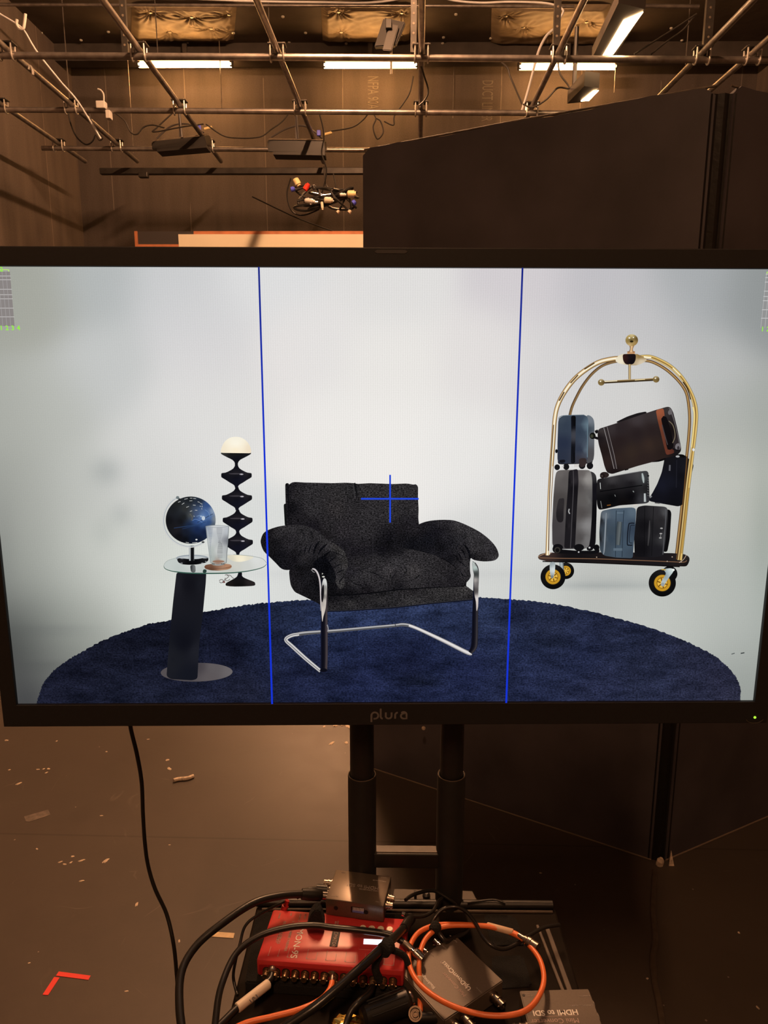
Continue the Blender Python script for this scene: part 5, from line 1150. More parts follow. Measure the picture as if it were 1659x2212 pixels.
# coaster and glass
s = Pic().z(300, 900, 5.53)
s.poly([(785, 1785), (800, 1768), (880, 1755), (1000, 1752), (1090, 1760), (1112, 1778), (1108, 1805), (1060, 1825), (960, 1838), (860, 1834), (800, 1818), (785, 1800)], [(800, 1800, (110, 70, 52)), (860, 1830, (90, 60, 44)), (1000, 1825, (176, 138, 112)), (1090, 1800, (160, 112, 84)), (950, 1765, (140, 100, 78)), (1080, 1770, (186, 140, 110)), (840, 1770, (120, 84, 66))], step=6)
s.rod([(787, 1790), (830, 1804), (950, 1812), (1060, 1802), (1110, 1782)], 5, (96, 66, 50))
s.build('pictured_coaster', screen, 'round wooden coaster shown on the screen')
s = Pic().z(300, 900, 5.53)
s.poly([(806, 1306), (940, 1296), (1076, 1306), (1066, 1500), (1046, 1740), (1020, 1770), (950, 1784), (880, 1772), (858, 1745), (836, 1550)], [(820, 1320, (150, 160, 175)), (830, 1400, (170, 178, 186)), (860, 1480, (196, 200, 200)), (900, 1330, (206, 208, 208)), (950, 1400, (190, 194, 196)), (1010, 1330, (200, 202, 204)), (1060, 1350, (186, 192, 198)), (1056, 1480, (110, 112, 118)), (1040, 1600, (170, 174, 174)), (870, 1600, (176, 184, 180)), (950, 1600, (205, 207, 205)), (1000, 1600, (196, 200, 198)), (880, 1700, (170, 180, 176)), (1000, 1700, (190, 198, 194)), (950, 1740, (150, 120, 106))], step=5)
for k in range(26):
    y = 1330 + k * 14; c = 965 + (10 if k > 12 else 0)
    wl = 26 * abs(math.cos(k * .16 - .1)) + 10
    s.rod([(c - wl, y), (c + wl, y + 1)], 5, (96, 100, 106) if 10 < k < 22 else (140, 144, 150), sm=0)
    s.rod([(826 + k * 1.5, y), (826 + k * 1.5 + max(8, 60 - k * 3), y - 1)], 4, (120, 130, 148), sm=0)
    s.rod([(1010 - k * .5, y), (1062 - k * .9, y + 1)], 3, (166, 170, 176), sm=0)
s.rod([(806, 1306), (830, 1520), (860, 1745)], 7, [(110, 122, 128), (180, 186, 188)]); s.rod([(1076, 1306), (1064, 1520), (1046, 1745)], 8, [(70, 78, 84), (150, 156, 158)])
s.rod([(806, 1306), (870, 1297), (940, 1294), (1010, 1298), (1076, 1306), (1010, 1318), (940, 1322), (870, 1318), (806, 1308)], 5, (150, 156, 160))
s.ell(955, 1725, 72, 14, (150, 112, 92)); s.rod([(872, 1745), (900, 1760), (950, 1766), (1000, 1760), (1040, 1742)], 14, [(30, 36, 36), (190, 196, 194), (60, 66, 64)])
for x in (885, 900, 990, 1005, 1020): s.rod([(x, 1748), (x + 4, 1762)], 7, (18, 22, 22), sm=0)
s.build('pictured_drinking_glass', screen, 'tall ribbed drinking glass shown on the screen')

# armchair
s = Pic().z(560, 1000, 3.0165)
K1, K2, K3, K4 = (16, 15, 18), (26, 24, 27), (36, 34, 36), (50, 48, 50)
chrome_l = [(110, 108, 108), (215, 212, 210), (235, 232, 230), (170, 168, 168), (50, 50, 54)]
# sled base behind
s.rod([(240, 1116), (300, 1105), (500, 1090), (700, 1072), (880, 1056), (930, 1050), (975, 1055), (1010, 1068)], [26, 24, 21, 20, 20, 22, 22, 22], [(40, 40, 46), (196, 194, 194), (150, 150, 152), (30, 30, 34), (120, 118, 120)])
s.rod([(975, 1055), (1040, 1080), (1200, 1155), (1350, 1230), (1385, 1238)], [22, 22, 26, 28, 24], [(60, 60, 66), (220, 216, 214), (232, 228, 226), (190, 186, 186), (70, 70, 76)])
s.rod([(885, 1046), (890, 1066)], 5, (60, 60, 64), sm=0)
s.poly([(190, 400), (700, 380), (1040, 400), (1300, 500), (1365, 700), (1345, 800), (1380, 840), (1000, 900), (480, 950), (230, 830), (200, 700)], (12, 11, 14))
s.rod([(260, 1112), (215, 1120), (180, 1138), (178, 1156), (215, 1190), (300, 1268), (400, 1352)], [22, 24, 24, 24, 26, 26, 24], [(60, 60, 66), (226, 224, 222), (190, 188, 188), (90, 90, 94), (225, 222, 220), (70, 70, 78)])
# bar behind the back
s.poly([(160, 265), (182, 262), (186, 410), (168, 410)], (18, 20, 20))
s.poly([(170, 138), (178, 130), (190, 130), (198, 140), (205, 410), (180, 408), (174, 300)], (20, 19, 22), BOU)
bk = [(178, 150, K2), (200, 180, (24, 22, 26)), (210, 300, K1), (240, 200, K3), (250, 350, K2), (330, 200, (42, 40, 42)), (340, 300, (42, 40, 42)), (500, 180, (42, 40, 41)), (500, 300, (44, 41, 42)), (620, 160, (36, 35, 36)), (640, 250, K3), (700, 170, (44, 42, 43)), (720, 330, (42, 40, 42)), (850, 200, (44, 42, 43)), (850, 320, (42, 40, 42)), (980, 180, (42, 40, 41)), (1020, 300, (40, 38, 40)), (1000, 400, (30, 28, 32)), (950, 440, (24, 22, 25)), (850, 500, (18, 17, 21)), (700, 450, (40, 38, 40)), (700, 520, (30, 28, 31)), (550, 450, (40, 37, 40)), (450, 400, (36, 34, 36)), (550, 540, (26, 24, 28)), (350, 420, (22, 20, 24)), (430, 470, (26, 24, 26)), (800, 540, (18, 17, 20))]
s.poly([(184, 146), (198, 138), (212, 126), (235, 122), (300, 126), (400, 128), (480, 130), (560, 127), (620, 130), (640, 135), (720, 130), (800, 133), (870, 136), (960, 132), (990, 137), (1005, 140), (1020, 136), (1035, 152), (1034, 220), (1038, 300), (1036, 360), (1042, 410), (1000, 470), (850, 560), (700, 580), (520, 580), (400, 500), (190, 430), (182, 350), (176, 240)], bk, BOU, step=8)
s.rod([(622, 128), (628, 160), (636, 200), (634, 240)], [9, 9, 8, 3], (16, 16, 18)); s.rod([(612, 135), (618, 180), (622, 230)], [5, 5, 2], (60, 58, 60))
s.rod([(188, 150), (192, 280), (196, 400)], [8, 6, 4], (13, 13, 18))
# seat side and cushion
s.poly([(195, 700), (230, 640), (420, 620), (520, 700), (560, 800), (520, 850), (448, 862), (448, 966), (390, 915), (320, 880), (232, 838), (208, 800), (200, 760)], [(220, 740, K2), (220, 800, (28, 26, 29)), (300, 760, (20, 19, 22)), (330, 860, (22, 21, 24)), (400, 800, (14, 14, 17)), (430, 920, (18, 17, 20)), (500, 800, (15, 14, 17))], BOUA, step=8)
sc2 = [(560, 600, (30, 28, 31)), (620, 580, (24, 22, 26)), (700, 560, (26, 24, 28)), (800, 560, (16, 15, 19)), (900, 570, (20, 19, 22)), (640, 640, (34, 32, 34)), (760, 640, (40, 38, 40)), (900, 630, (48, 46, 48)), (1000, 600, (42, 40, 42)), (1100, 640, (40, 38, 40)), (1200, 680, (34, 32, 34)), (700, 720, (46, 44, 46)), (850, 700, (54, 51, 53)), (1000, 700, (56, 53, 54)), (1150, 740, (40, 38, 40)), (1260, 740, (30, 28, 31)), (600, 700, (34, 32, 36)), (620, 780, (44, 42, 44)), (750, 770, (40, 38, 40)), (880, 760, (34, 32, 34)), (1000, 770, (42, 40, 42)), (1150, 790, (30, 28, 31)), (560, 800, (26, 24, 26)), (700, 820, (22, 20, 23)), (900, 805, (22, 21, 24)), (560, 840, (14, 13, 16)), (1290, 790, (28, 26, 29)), (850, 540, (16, 15, 18)), (600, 835, (18, 17, 20))]
s.poly([(520, 590), (560, 555), (650, 545), (720, 540), (850, 533), (1000, 560), (1150, 600), (1240, 650), (1300, 700), (1345, 780), (1325, 802), (1150, 805), (900, 820), (700, 845), (560, 858), (500, 840), (540, 700)], sc2, BOU, step=8)
for P_, w_ in (([(690, 700), (760, 720), (820, 760)], 8), ([(860, 770), (870, 740), (900, 700)], 8), ([(940, 660), (960, 700), (930, 740)], 7), ([(1000, 760), (1030, 740), (1050, 720)], 6), ([(590, 760), (640, 790), (700, 800)], 8), ([(620, 700), (680, 690), (720, 670)], 6)): s.rod(P_, [2, w_, 2], (22, 21, 24), BOU)
s.poly([(448, 862), (560, 858), (700, 846), (900, 822), (1150, 806), (1325, 802), (1345, 796), (1402, 838), (1395, 884), (1300, 893), (1100, 912), (900, 934), (700, 950), (600, 956), (460, 966), (444, 958)], [(470, 880, K1), (470, 930, K3), (600, 875, (18, 17, 20)), (600, 920, (52, 50, 50)), (800, 860, (22, 21, 23)), (800, 890, (50, 48, 49)), (800, 930, (26, 25, 28)), (1000, 840, (30, 28, 30)), (1000, 880, (50, 48, 49)), (1200, 830, (44, 42, 43)), (1200, 870, (48, 46, 46)), (1350, 825, (52, 50, 50)), (1370, 870, (34, 32, 34)), (600, 950, (24, 23, 26)), (1200, 890, (30, 29, 31))], BOU, step=8)
s.rod([(444, 962), (600, 957), (800, 944), (900, 936), (1100, 914), (1300, 895), (1398, 886)], 9, [(60, 60, 66), (14, 14, 22), (10, 10, 24)])
s.rod([(460, 862), (700, 848), (900, 824), (1150, 808), (1330, 802)], [6, 8, 7, 5, 3], (9, 9, 12))
# right arm
s.poly([(770, 540), (790, 525), (850, 500), (900, 475), (980, 430), (1060, 388), (1140, 371), (1240, 369), (1300, 382), (1370, 412), (1440, 450), (1500, 498), (1540, 545), (1558, 590), (1553, 615), (1525, 634), (1460, 639), (1400, 630), (1378, 618), (1372, 640), (1372, 700), (1376, 740), (1350, 775), (1318, 797), (1300, 760), (1305, 715), (1260, 660), (1180, 612), (1050, 572), (900, 548)],
       [(800, 535, K1), (900, 500, (18, 17, 20)), (1000, 440, (30, 28, 31)), (1060, 410, (30, 28, 32)), (1100, 500, (18, 18, 23)), (1000, 520, (16, 16, 20)), (1200, 390, (34, 32, 35)), (1150, 440, (22, 21, 26)), (1300, 420, (48, 46, 48)), (1380, 460, (50, 48, 50)), (1450, 500, (46, 44, 46)), (1520, 560, (40, 38, 41)), (1540, 610, (46, 44, 46)), (1450, 600, (38, 36, 38)), (1400, 560, (46, 44, 46)), (1380, 610, (22, 21, 24)), (1300, 500, (34, 33, 36)), (1250, 520, (26, 25, 29)), (1200, 560, (20, 19, 23)), (1320, 560, (36, 34, 37)), (1340, 640, (48, 46, 48)), (1300, 640, (30, 28, 31)), (1350, 720, (40, 38, 40)), (1320, 770, (34, 32, 34)), (1240, 620, (22, 21, 25))], BOUA, sm=3, step=7)
for P_, w_ in (([(1372, 640), (1368, 590), (1350, 550), (1325, 525)], 12), ([(1345, 620), (1330, 580), (1305, 550)], 9), ([(1322, 640), (1305, 600), (1285, 575)], 8), ([(1300, 640), (1285, 610), (1260, 590)], 7), ([(1350, 680), (1320, 650), (1290, 630)], 6), ([(1310, 700), (1325, 730), (1350, 740)], 7), ([(1280, 560), (1300, 520)], 5)): s.rod(P_, [2] + [w_] * (len(P_) - 2) + [2] if len(P_) > 2 else w_, (11, 11, 15), BOUA)
# left arm
s.poly([(12, 520), (14, 490), (30, 455), (65, 432), (125, 412), (180, 404), (240, 402), (290, 405), (330, 415), (370, 436), (410, 468), (450, 498), (500, 530), (540, 556), (563, 592), (578, 645), (576, 680), (562, 712), (556, 750), (556, 790), (540, 815), (520, 812), (498, 775), (480, 735), (420, 690), (350, 660), (280, 680), (200, 694), (150, 688), (110, 650), (70, 610), (30, 570)],
       [(30, 500, (22, 20, 22)), (60, 450, (24, 22, 25)), (110, 440, (36, 34, 36)), (100, 520, (22, 21, 24)), (180, 430, (44, 42, 44)), (260, 430, (42, 40, 42)), (200, 500, (34, 32, 35)), (300, 470, (44, 42, 44)), (250, 560, (34, 32, 35)), (350, 470, (40, 38, 40)), (340, 540, (40, 38, 41)), (150, 600, (16, 15, 19)), (120, 650, (15, 15, 18)), (220, 620, (24, 22, 26)), (300, 610, (36, 34, 36)), (380, 560, (30, 28, 31)), (430, 520, (46, 44, 46)), (500, 550, (56, 53, 53)), (540, 600, (52, 50, 50)), (555, 660, (50, 48, 48)), (480, 600, (28, 27, 30)), (440, 640, (18, 17, 20)), (490, 680, (34, 32, 35)), (530, 720, (42, 40, 42)), (540, 790, (50, 48, 48)), (420, 680, (14, 14, 17)), (280, 670, (24, 23, 26)), (180, 670, (18, 17, 21)), (350, 630, (26, 25, 28)), (50, 560, (20, 19, 22))], BOUA, sm=3, step=7)
for P_, w_ in (([(352, 600), (362, 560), (375, 530), (395, 505)], 12), ([(322, 590), (330, 555), (345, 525)], 9), ([(292, 590), (300, 560), (315, 535)], 7), ([(262, 610), (268, 580), (280, 560)], 6), ([(385, 600), (400, 565), (425, 540), (445, 525)], 12), ([(410, 640), (430, 600), (465, 570)], 15), ([(440, 660), (470, 630), (500, 610)], 8), ([(470, 690), (510, 665), (550, 650)], 6), ([(500, 720), (530, 700), (560, 690)], 6), ([(520, 790), (530, 760), (555, 735)], 8), ([(480, 580), (520, 590), (560, 610)], 5), ([(230, 640), (235, 610), (245, 590)], 5), ([(300, 500), (290, 460), (270, 430)], 4), ([(350, 500), (345, 460), (330, 430)], 4)): s.rod(P_, [2] + [w_] * (len(P_) - 2) + [2], (10, 10, 14), BOUA)
s.poly([(350, 650), (420, 600), (455, 640), (490, 700), (500, 760), (440, 780), (400, 720), (370, 690)], [(400, 660, (10, 10, 14)), (470, 740, (14, 14, 17)), (430, 700, (9, 9, 13))], BOUA, step=8, sm=2)
# front tubes
s.rod([(346, 687), (362, 690), (380, 712), (393, 750), (399, 800), (402, 880), (404, 960)], [9, 12, 13, 12, 11, 10, 8], [(30, 30, 34), (225, 220, 222), (200, 190, 190), (120, 112, 114)])
s.rod([(340, 692), (352, 705), (362, 710)], 4, (150, 148, 150))
s.rod([(418, 745), (424, 790), (426, 860), (424, 950), (424, 1100), (424, 1250), (422, 1345)], [22, 38, 40, 42, 46, 46, 44], [(60, 52, 54), (70, 62, 66), (24, 22, 30), (14, 14, 24), (12, 12, 22), (22, 24, 44)], cap=True)
s.poly([(408, 800), (416, 760), (426, 748), (438, 760), (443, 800), (440, 850), (436, 920), (432, 950), (424, 980), (418, 1000), (412, 1030), (406, 960), (404, 880)], [(430, 780, (230, 232, 230)), (420, 800, (120, 118, 116)), (416, 860, (40, 38, 40)), (430, 850, (205, 200, 190)), (414, 900, (150, 140, 136)), (428, 900, (222, 214, 204)), (416, 960, (216, 206, 196)), (428, 960, (190, 180, 172)), (414, 1010, (214, 204, 194))], sm=3, step=5)
s.poly([(404, 835), (412, 800), (420, 790), (424, 830), (420, 875), (412, 905), (405, 880)], (22, 20, 24), sm=3)
s.ell(411, 718, 6, 4, (210, 210, 200)); s.ell(419, 738, 9, 5, (205, 205, 195)); s.rod([(408, 712), (405, 735), (410, 755)], 7, (24, 24, 26))
s.ell(420, 1345, 24, 12, (12, 12, 22)); s.rod([(444, 1050), (450, 1075), (446, 1095)], 6, (150, 150, 156))
s.rod([(1396, 650), (1412, 690), (1412, 760), (1408, 850), (1406, 950), (1404, 1050), (1402, 1140), (1396, 1195), (1372, 1232)], [24, 32, 34, 34, 38, 40, 42, 42, 26], [(30, 28, 34), (60, 56, 60), (30, 28, 36), (16, 16, 26), (12, 12, 22), (20, 22, 40)])
s.poly([(1385, 645), (1398, 640), (1412, 665), (1426, 700), (1428, 760), (1426, 850), (1424, 930), (1414, 960), (1410, 900), (1400, 850), (1398, 780), (1396, 720), (1388, 690)], [(1395, 655, (170, 174, 172)), (1405, 680, (190, 206, 200)), (1420, 720, (70, 76, 74)), (1404, 760, (180, 174, 170)), (1420, 780, (110, 106, 106)), (1402, 830, (70, 66, 66)), (1416, 880, (216, 208, 204)), (1418, 930, (200, 190, 186)), (1408, 720, (40, 44, 44))], sm=3, step=4)
s.rod([(1386, 640), (1400, 650), (1404, 668)], 8, [(30, 32, 32), (216, 226, 220)])
s.build('pictured_armchair', screen, 'black textured armchair with puffy arms and chrome legs, on the screen')

# luggage cart and its bags
s = Pic().z(1130, 700, 3.6875)
GD = [(70, 44, 26), (150, 112, 62), (246, 228, 180), (250, 236, 200), (190, 150, 84), (70, 48, 34)]
GD2 = [(120, 96, 70), (60, 42, 26), (205, 170, 110), (240, 215, 150), (120, 86, 40)]
# rear wheels
def wheel(x, y, r, hub=1, fork=True):
    s.ell(x, y, r, r, [(x - r, y, (20, 18, 18)), (x + r, y, (12, 12, 14)), (x, y - r, (30, 28, 28)), (x, y + r, (10, 10, 10)), (x, y, (14, 14, 14))], step=6)
    s.ell(x, y, r * .66, r * .66, (34, 28, 20)); s.ell(x, y, r * .60, r * .60, (196, 146, 38)); s.ell(x, y, r * .42, r * .42, (150, 104, 24)); s.ell(x, y, r * .36, r * .36, (226, 180, 70))
    for k in range(6):
        a = k * math.pi / 3 + .3; s.rod([(x + r * .14 * math.cos(a), y + r * .14 * math.sin(a)), (x + r * .40 * math.cos(a), y + r * .40 * math.sin(a))], r * .09, (120, 80, 20), sm=0)
wheel(338, 1262, 62) if False else None
wheel(336, 1961, 66); wheel(1160, 1985, 62)
s.ell(1160, 1985, 62, 60, (14, 14, 16))
s.rod([(300, 1888), (305, 1960)], 34, [(60, 66, 70), (176, 186, 190), (120, 130, 134)], sm=0)
# rear arch
s.rod([(366, 730), (384, 660), (420, 580), (470, 490), (540, 400), (620, 335), (700, 305), (760, 296)], [22, 22, 22, 22, 22, 22, 22, 20], [(50, 34, 26), (110, 84, 54), (150, 118, 76), (60, 44, 32)])
s.rod([(920, 290), (1000, 296), (1080, 330), (1160, 385), (1240, 465), (1290, 545), (1310, 640), (1318, 760), (1310, 900), (1290, 1100), (1262, 1400), (1228, 1700), (1210, 1870)], 24, [(60, 36, 28), (110, 74, 44), (196, 160, 100), (130, 96, 56), (60, 44, 34)])
s.build('pictured_luggage_cart_rear', screen, 'rear wheels and rear arch of the pictured luggage cart')
# platform is under the bags
s = Pic().z(1130, 700, 3.6875)
s.poly([(112, 1846), (130, 1828), (180, 1816), (700, 1812), (1180, 1820), (1280, 1828), (1316, 1850), (1318, 1880), (1304, 1912), (1290, 1926), (1240, 1926), (900, 1908), (500, 1894), (180, 1884), (120, 1870)], [(130, 1850, (62, 46, 42)), (400, 1820, (20, 18, 20)), (700, 1840, (24, 20, 22)), (700, 1885, (30, 24, 24)), (1100, 1840, (26, 23, 26)), (1280, 1860, (44, 38, 38)), (1300, 1900, (20, 16, 16))], step=10)
s.rod([(120, 1858), (300, 1862), (580, 1866), (900, 1878), (1160, 1888), (1270, 1892), (1296, 1878)], 6, [(150, 112, 84), (90, 64, 48)]); s.rod([(1235, 1896), (1270, 1870), (1292, 1835)], 4, (196, 170, 150))
s.rod([(116, 1848), (170, 1824), (220, 1820)], 5, (176, 140, 110)); s.rod([(150, 1886), (500, 1896), (900, 1912), (1240, 1928)], 8, (14, 12, 12))
for x, y in ((1180, 1850), (1256, 1842), (1250, 1890), (580, 1852), (1140, 1885)): s.ell(x, y, 5, 4, (190, 170, 150))
s.build('pictured_cart_platform', screen, 'dark platform of the pictured luggage cart')
# grey tall case
s = Pic().z(1130, 700, 3.6875)
s.poly([(500, 1165), (550, 1175), (575, 1200), (582, 1260), (580, 1500), (572, 1740), (548, 1800), (500, 1800)], [(550, 1200, (60, 58, 60)), (572, 1300, (22, 20, 26)), (545, 1500, (14, 13, 17)), (560, 1700, (20, 18, 22))], step=8)
s.poly([(258, 1178), (280, 1162), (340, 1158), (520, 1160), (536, 1180), (545, 1240), (546, 1400), (540, 1550), (530, 1700), (518, 1770), (480, 1788), (260, 1788), (228, 1755), (226, 1600), (236, 1380), (248, 1230)],
       [(280, 1190, (118, 112, 110)), (330, 1240, (100, 95, 94)), (300, 1400, (80, 75, 74)), (260, 1600, (74, 70, 72)), (300, 1720, (72, 68, 70)), (460, 1190, (112, 106, 104)), (440, 1300, (92, 87, 86)), (460, 1500, (90, 85, 84)), (450, 1700, (88, 84, 84)), (510, 1230, (170, 166, 162)), (525, 1400, (150, 148, 146)), (515, 1600, (150, 148, 148)), (505, 1720, (130, 128, 128)), (540, 1400, (60, 58, 60)), (490, 1400, (104, 100, 98))], step=8)
s.poly([(276, 1400), (300, 1386), (322, 1392), (318, 1480), (314, 1560), (290, 1576), (266, 1560), (258, 1500)], [(290, 1420, (52, 48, 50)), (290, 1540, (38, 35, 38))], sm=3, step=8)
s.poly([(358, 1165), (430, 1150), (436, 1250), (424, 1450), (408, 1780), (322, 1782), (336, 1500), (352, 1300)], [(370, 1250, (16, 14, 18)), (390, 1250, (60, 56, 60)), (400, 1300, (20, 18, 22)), (345, 1600, (14, 13, 16)), (360, 1600, (58, 54, 58)), (390, 1600, (22, 20, 24))], step=5)
s.rod([(392, 1165), (394, 1300), (384, 1500), (370, 1780)], 9, [(96, 92, 96), (20, 18, 22)]); s.rod([(362, 1468), (358, 1490), (366, 1508)], 8, (205, 205, 205))
for x in (262, 430): s.ell(x + 10, 1765 + 10, 40, 28, (18, 17, 20))
s.poly([(228, 1770), (300, 1790), (420, 1800), (560, 1800), (600, 1780), (604, 1815), (560, 1826), (260, 1822), (230, 1806)], (18, 17, 20)); s.ell(268, 1795, 24, 24, (60, 56, 50)); s.ell(268, 1797, 15, 17, (20, 19, 20)); s.ell(437, 1811, 6, 6, (235, 235, 235)); s.ell(578, 1775, 24, 24, (14, 13, 16)); s.ell(523, 1776, 8, 7, (220, 220, 220))
s.build('pictured_suitcase', screen, 'tall grey suitcase standing on the left of the pictured cart', .88)
# blue-grey case on it
s = Pic().z(1130, 700, 3.6875)
for x, y, r in ((266, 1138, 22), (338, 1134, 24), (464, 1125, 26), (526, 1126, 26)): s.ell(x, y, r, r * 1.05, (22, 21, 26))
s.poly([(272, 1060), (330, 1070), (500, 1080), (548, 1078), (546, 1108), (300, 1116), (270, 1110)], (30, 27, 32))
s.poly([(500, 722), (530, 728), (556, 755), (562, 800), (560, 1040), (552, 1090), (500, 1110), (480, 900)], [(530, 760, (122, 134, 148)), (548, 900, (110, 116, 126)), (520, 1050, (84, 82, 86)), (505, 850, (62, 78, 94))], step=6)
s.poly([(274, 772), (284, 745), (310, 730), (370, 726), (480, 722), (505, 735), (514, 770), (514, 900), (508, 1080), (490, 1104), (290, 1110), (268, 1085), (268, 950)], [(290, 760, (64, 80, 100)), (330, 800, (52, 68, 92)), (320, 950, (40, 52, 82)), (300, 1060, (44, 54, 80)), (450, 760, (58, 74, 98)), (450, 850, (50, 66, 90)), (450, 1000, (44, 54, 80)), (508, 800, (104, 136, 156)), (504, 1000, (96, 120, 140)), (450, 1080, (60, 56, 70)), (480, 1050, (70, 76, 94))], step=8)
s.rod([(279, 760), (282, 742), (310, 729), (380, 725), (480, 722)], 5, (110, 132, 148))
s.poly([(376, 728), (414, 728), (412, 900), (406, 1108), (374, 1108), (378, 900)], [(385, 800, (16, 17, 26)), (402, 760, (14, 14, 20)), (402, 880, (70, 72, 84)), (390, 1000, (18, 19, 28))], step=5)
s.rod([(402, 736), (402, 810)], 14, (12, 12, 16), sm=0); s.rod([(402, 1022), (402, 1100)], 12, (14, 14, 20), sm=0); s.rod([(508, 800), (506, 1060)], 7, [(60, 90, 112), (130, 164, 182)], sm=0)
s.poly([(438, 1075), (460, 1064), (496, 1066), (500, 1090), (490, 1130), (450, 1140), (440, 1110)], (62, 46, 46)); s.ell(260, 1010, 10, 16, (20, 20, 24)); s.poly([(280, 1080), (330, 1076), (330, 1100), (290, 1106)], (22, 22, 34)); s.rod([(400, 1124), (436, 1124)], 22, (235, 228, 222), sm=0); s.rod([(310, 1140), (312, 1125)], 14, (225, 220, 215), sm=0)
s.build('pictured_suitcase', screen, 'blue suitcase on top of the tall grey one, on the screen', .9, .7)
# navy backpack
s = Pic().z(1130, 700, 3.6875)
s.poly([(1118, 1062), (1180, 1048), (1230, 1032), (1275, 1040), (1300, 1060), (1330, 1090), (1350, 1120), (1330, 1200), (1300, 1320), (1270, 1430), (1230, 1450), (1150, 1436), (1060, 1420), (1000, 1408), (990, 1388), (1020, 1345), (1060, 1270), (1095, 1180), (1110, 1110)], [(1140, 1080, (24, 22, 28)), (1200, 1150, (22, 22, 34)), (1100, 1280, (26, 28, 50)), (1160, 1250, (24, 26, 44)), (1200, 1350, (18, 18, 30)), (1250, 1200, (18, 18, 28)), (1050, 1380, (20, 20, 34)), (1290, 1150, (30, 30, 44)), (1310, 1150, (22, 22, 30)), (1200, 1430, (16, 16, 24))], step=8)
s.rod([(1160, 1120), (1158, 1166)], 13, (110, 110, 122)); s.ell(1222, 1052, 16, 8, (205, 205, 206)); s.rod([(1000, 1378), (1015, 1365)], 14, (150, 152, 156), sm=0); s.rod([(1040, 1420), (1080, 1424)], 8, (90, 88, 92), sm=0); s.poly([(1230, 1032), (1275, 1038), (1282, 1062), (1240, 1060)], (12, 12, 14)); s.rod([(1215, 1080), (1210, 1300)], 6, (36, 36, 52))
s.build('pictured_backpack', screen, 'dark navy backpack leaning at the right of the pictured cart', .85, .6)
# low cases
s = Pic().z(1130, 700, 3.6875)
s.poly([(612, 1500), (625, 1482), (700, 1466), (860, 1456), (888, 1465), (892, 1500), (888, 1580), (878, 1700), (865, 1860), (740, 1855), (640, 1840), (604, 1800), (600, 1650)], [(620, 1560, (26, 28, 34)), (645, 1540, (150, 164, 178)), (640, 1700, (100, 116, 130)), (665, 1560, (62, 84, 108)), (680, 1700, (56, 78, 100)), (650, 1820, (70, 88, 104)), (730, 1500, (86, 110, 132)), (790, 1500, (78, 102, 126)), (860, 1490, (96, 120, 142)), (800, 1600, (74, 98, 124)), (860, 1620, (56, 74, 98)), (820, 1750, (72, 96, 120)), (860, 1820, (66, 86, 106)), (740, 1820, (76, 100, 122)), (720, 1640, (64, 84, 102)), (610, 1700, (22, 24, 30))], step=6)
s.rod([(655, 1500), (650, 1600), (640, 1780), (632, 1830)], [12, 16, 16, 8], [(60, 70, 80), (170, 184, 196), (70, 90, 108)])
s.rod([(762, 1570), (755, 1640), (746, 1755)], [40, 44, 40], [(40, 54, 66), (110, 122, 126), (90, 100, 106), (50, 66, 78)]); s.rod([(735, 1480), (732, 1560), (728, 1850)], 5, (40, 56, 74)); s.rod([(795, 1480), (790, 1560), (780, 1850)], 5, (40, 56, 74)); s.rod([(740, 1500), (790, 1500)], 5, (120, 146, 166), sm=0)
s.rod([(878, 1582), (850, 1582), (832, 1600), (822, 1740), (838, 1756), (862, 1756)], 9, (24, 30, 44)); s.rod([(880, 1598), (858, 1598), (846, 1612), (838, 1726), (862, 1738)], 5, (24, 30, 44)); s.rod([(712, 1790), (782, 1790)], 20, (100, 124, 144), sm=0)
s.build('pictured_suitcase', screen, 'light blue case in the middle of the pictured cart', .86, .75)
s = Pic().z(1130, 700, 3.6875)
s.poly([(1130, 1470), (1160, 1475), (1172, 1500), (1160, 1700), (1140, 1808), (1110, 1810)], (14, 13, 15))
s.poly([(895, 1470), (910, 1450), (960, 1440), (1120, 1450), (1142, 1465), (1140, 1560), (1124, 1720), (1110, 1838), (1040, 1852), (880, 1848), (876, 1700), (890, 1560)], [(920, 1480, (30, 29, 32)), (960, 1600, (18, 17, 20)), (940, 1780, (16, 15, 18)), (1060, 1500, (44, 42, 45)), (1060, 1650, (32, 31, 34)), (1060, 1800, (28, 27, 31)), (1120, 1500, (76, 76, 78)), (1110, 1700, (60, 60, 62)), (1090, 1550, (38, 36, 38))], step=7)
s.rod([(1128, 1470), (1126, 1560), (1112, 1720), (1104, 1830)], 6, (86, 86, 90)); s.rod([(1000, 1560), (996, 1660), (986, 1760)], [10, 26, 8], [(14, 14, 16), (70, 68, 70), (20, 20, 22)]); s.rod([(960, 1450), (955, 1840)], 4, (12, 12, 14)); s.rod([(1030, 1450), (1015, 1840)], 4, (14, 14, 16))
for x, y in ((1093, 1622), (1088, 1664), (1084, 1698)): s.ell(x, y, 11, 6, (160, 158, 156))
s.rod([(1088, 1664), (1085, 1698)], 4, (140, 138, 138), sm=0)
s.build('pictured_suitcase', screen, 'black case with a lock at the right of the pictured cart')
s = Pic().z(1130, 700, 3.6875)
s.poly([(582, 1240), (600, 1228), (760, 1200), (940, 1168), (975, 1165), (990, 1180), (996, 1300), (998, 1410), (975, 1424), (760, 1440), (640, 1470), (596, 1476), (582, 1440), (576, 1330)], [(600, 1260, (30, 28, 30)), (700, 1240, (62, 60, 62)), (850, 1210, (56, 54, 57)), (700, 1290, (28, 26, 28)), (850, 1270, (26, 24, 27)), (900, 1200, (66, 64, 66)), (945, 1220, (60, 62, 64)), (700, 1380, (9, 9, 11)), (850, 1370, (10, 9, 12)), (620, 1430, (14, 13, 15)), (940, 1390, (50, 50, 54)), (985, 1300, (30, 29, 31)), (800, 1430, (14, 11, 11))], step=7)
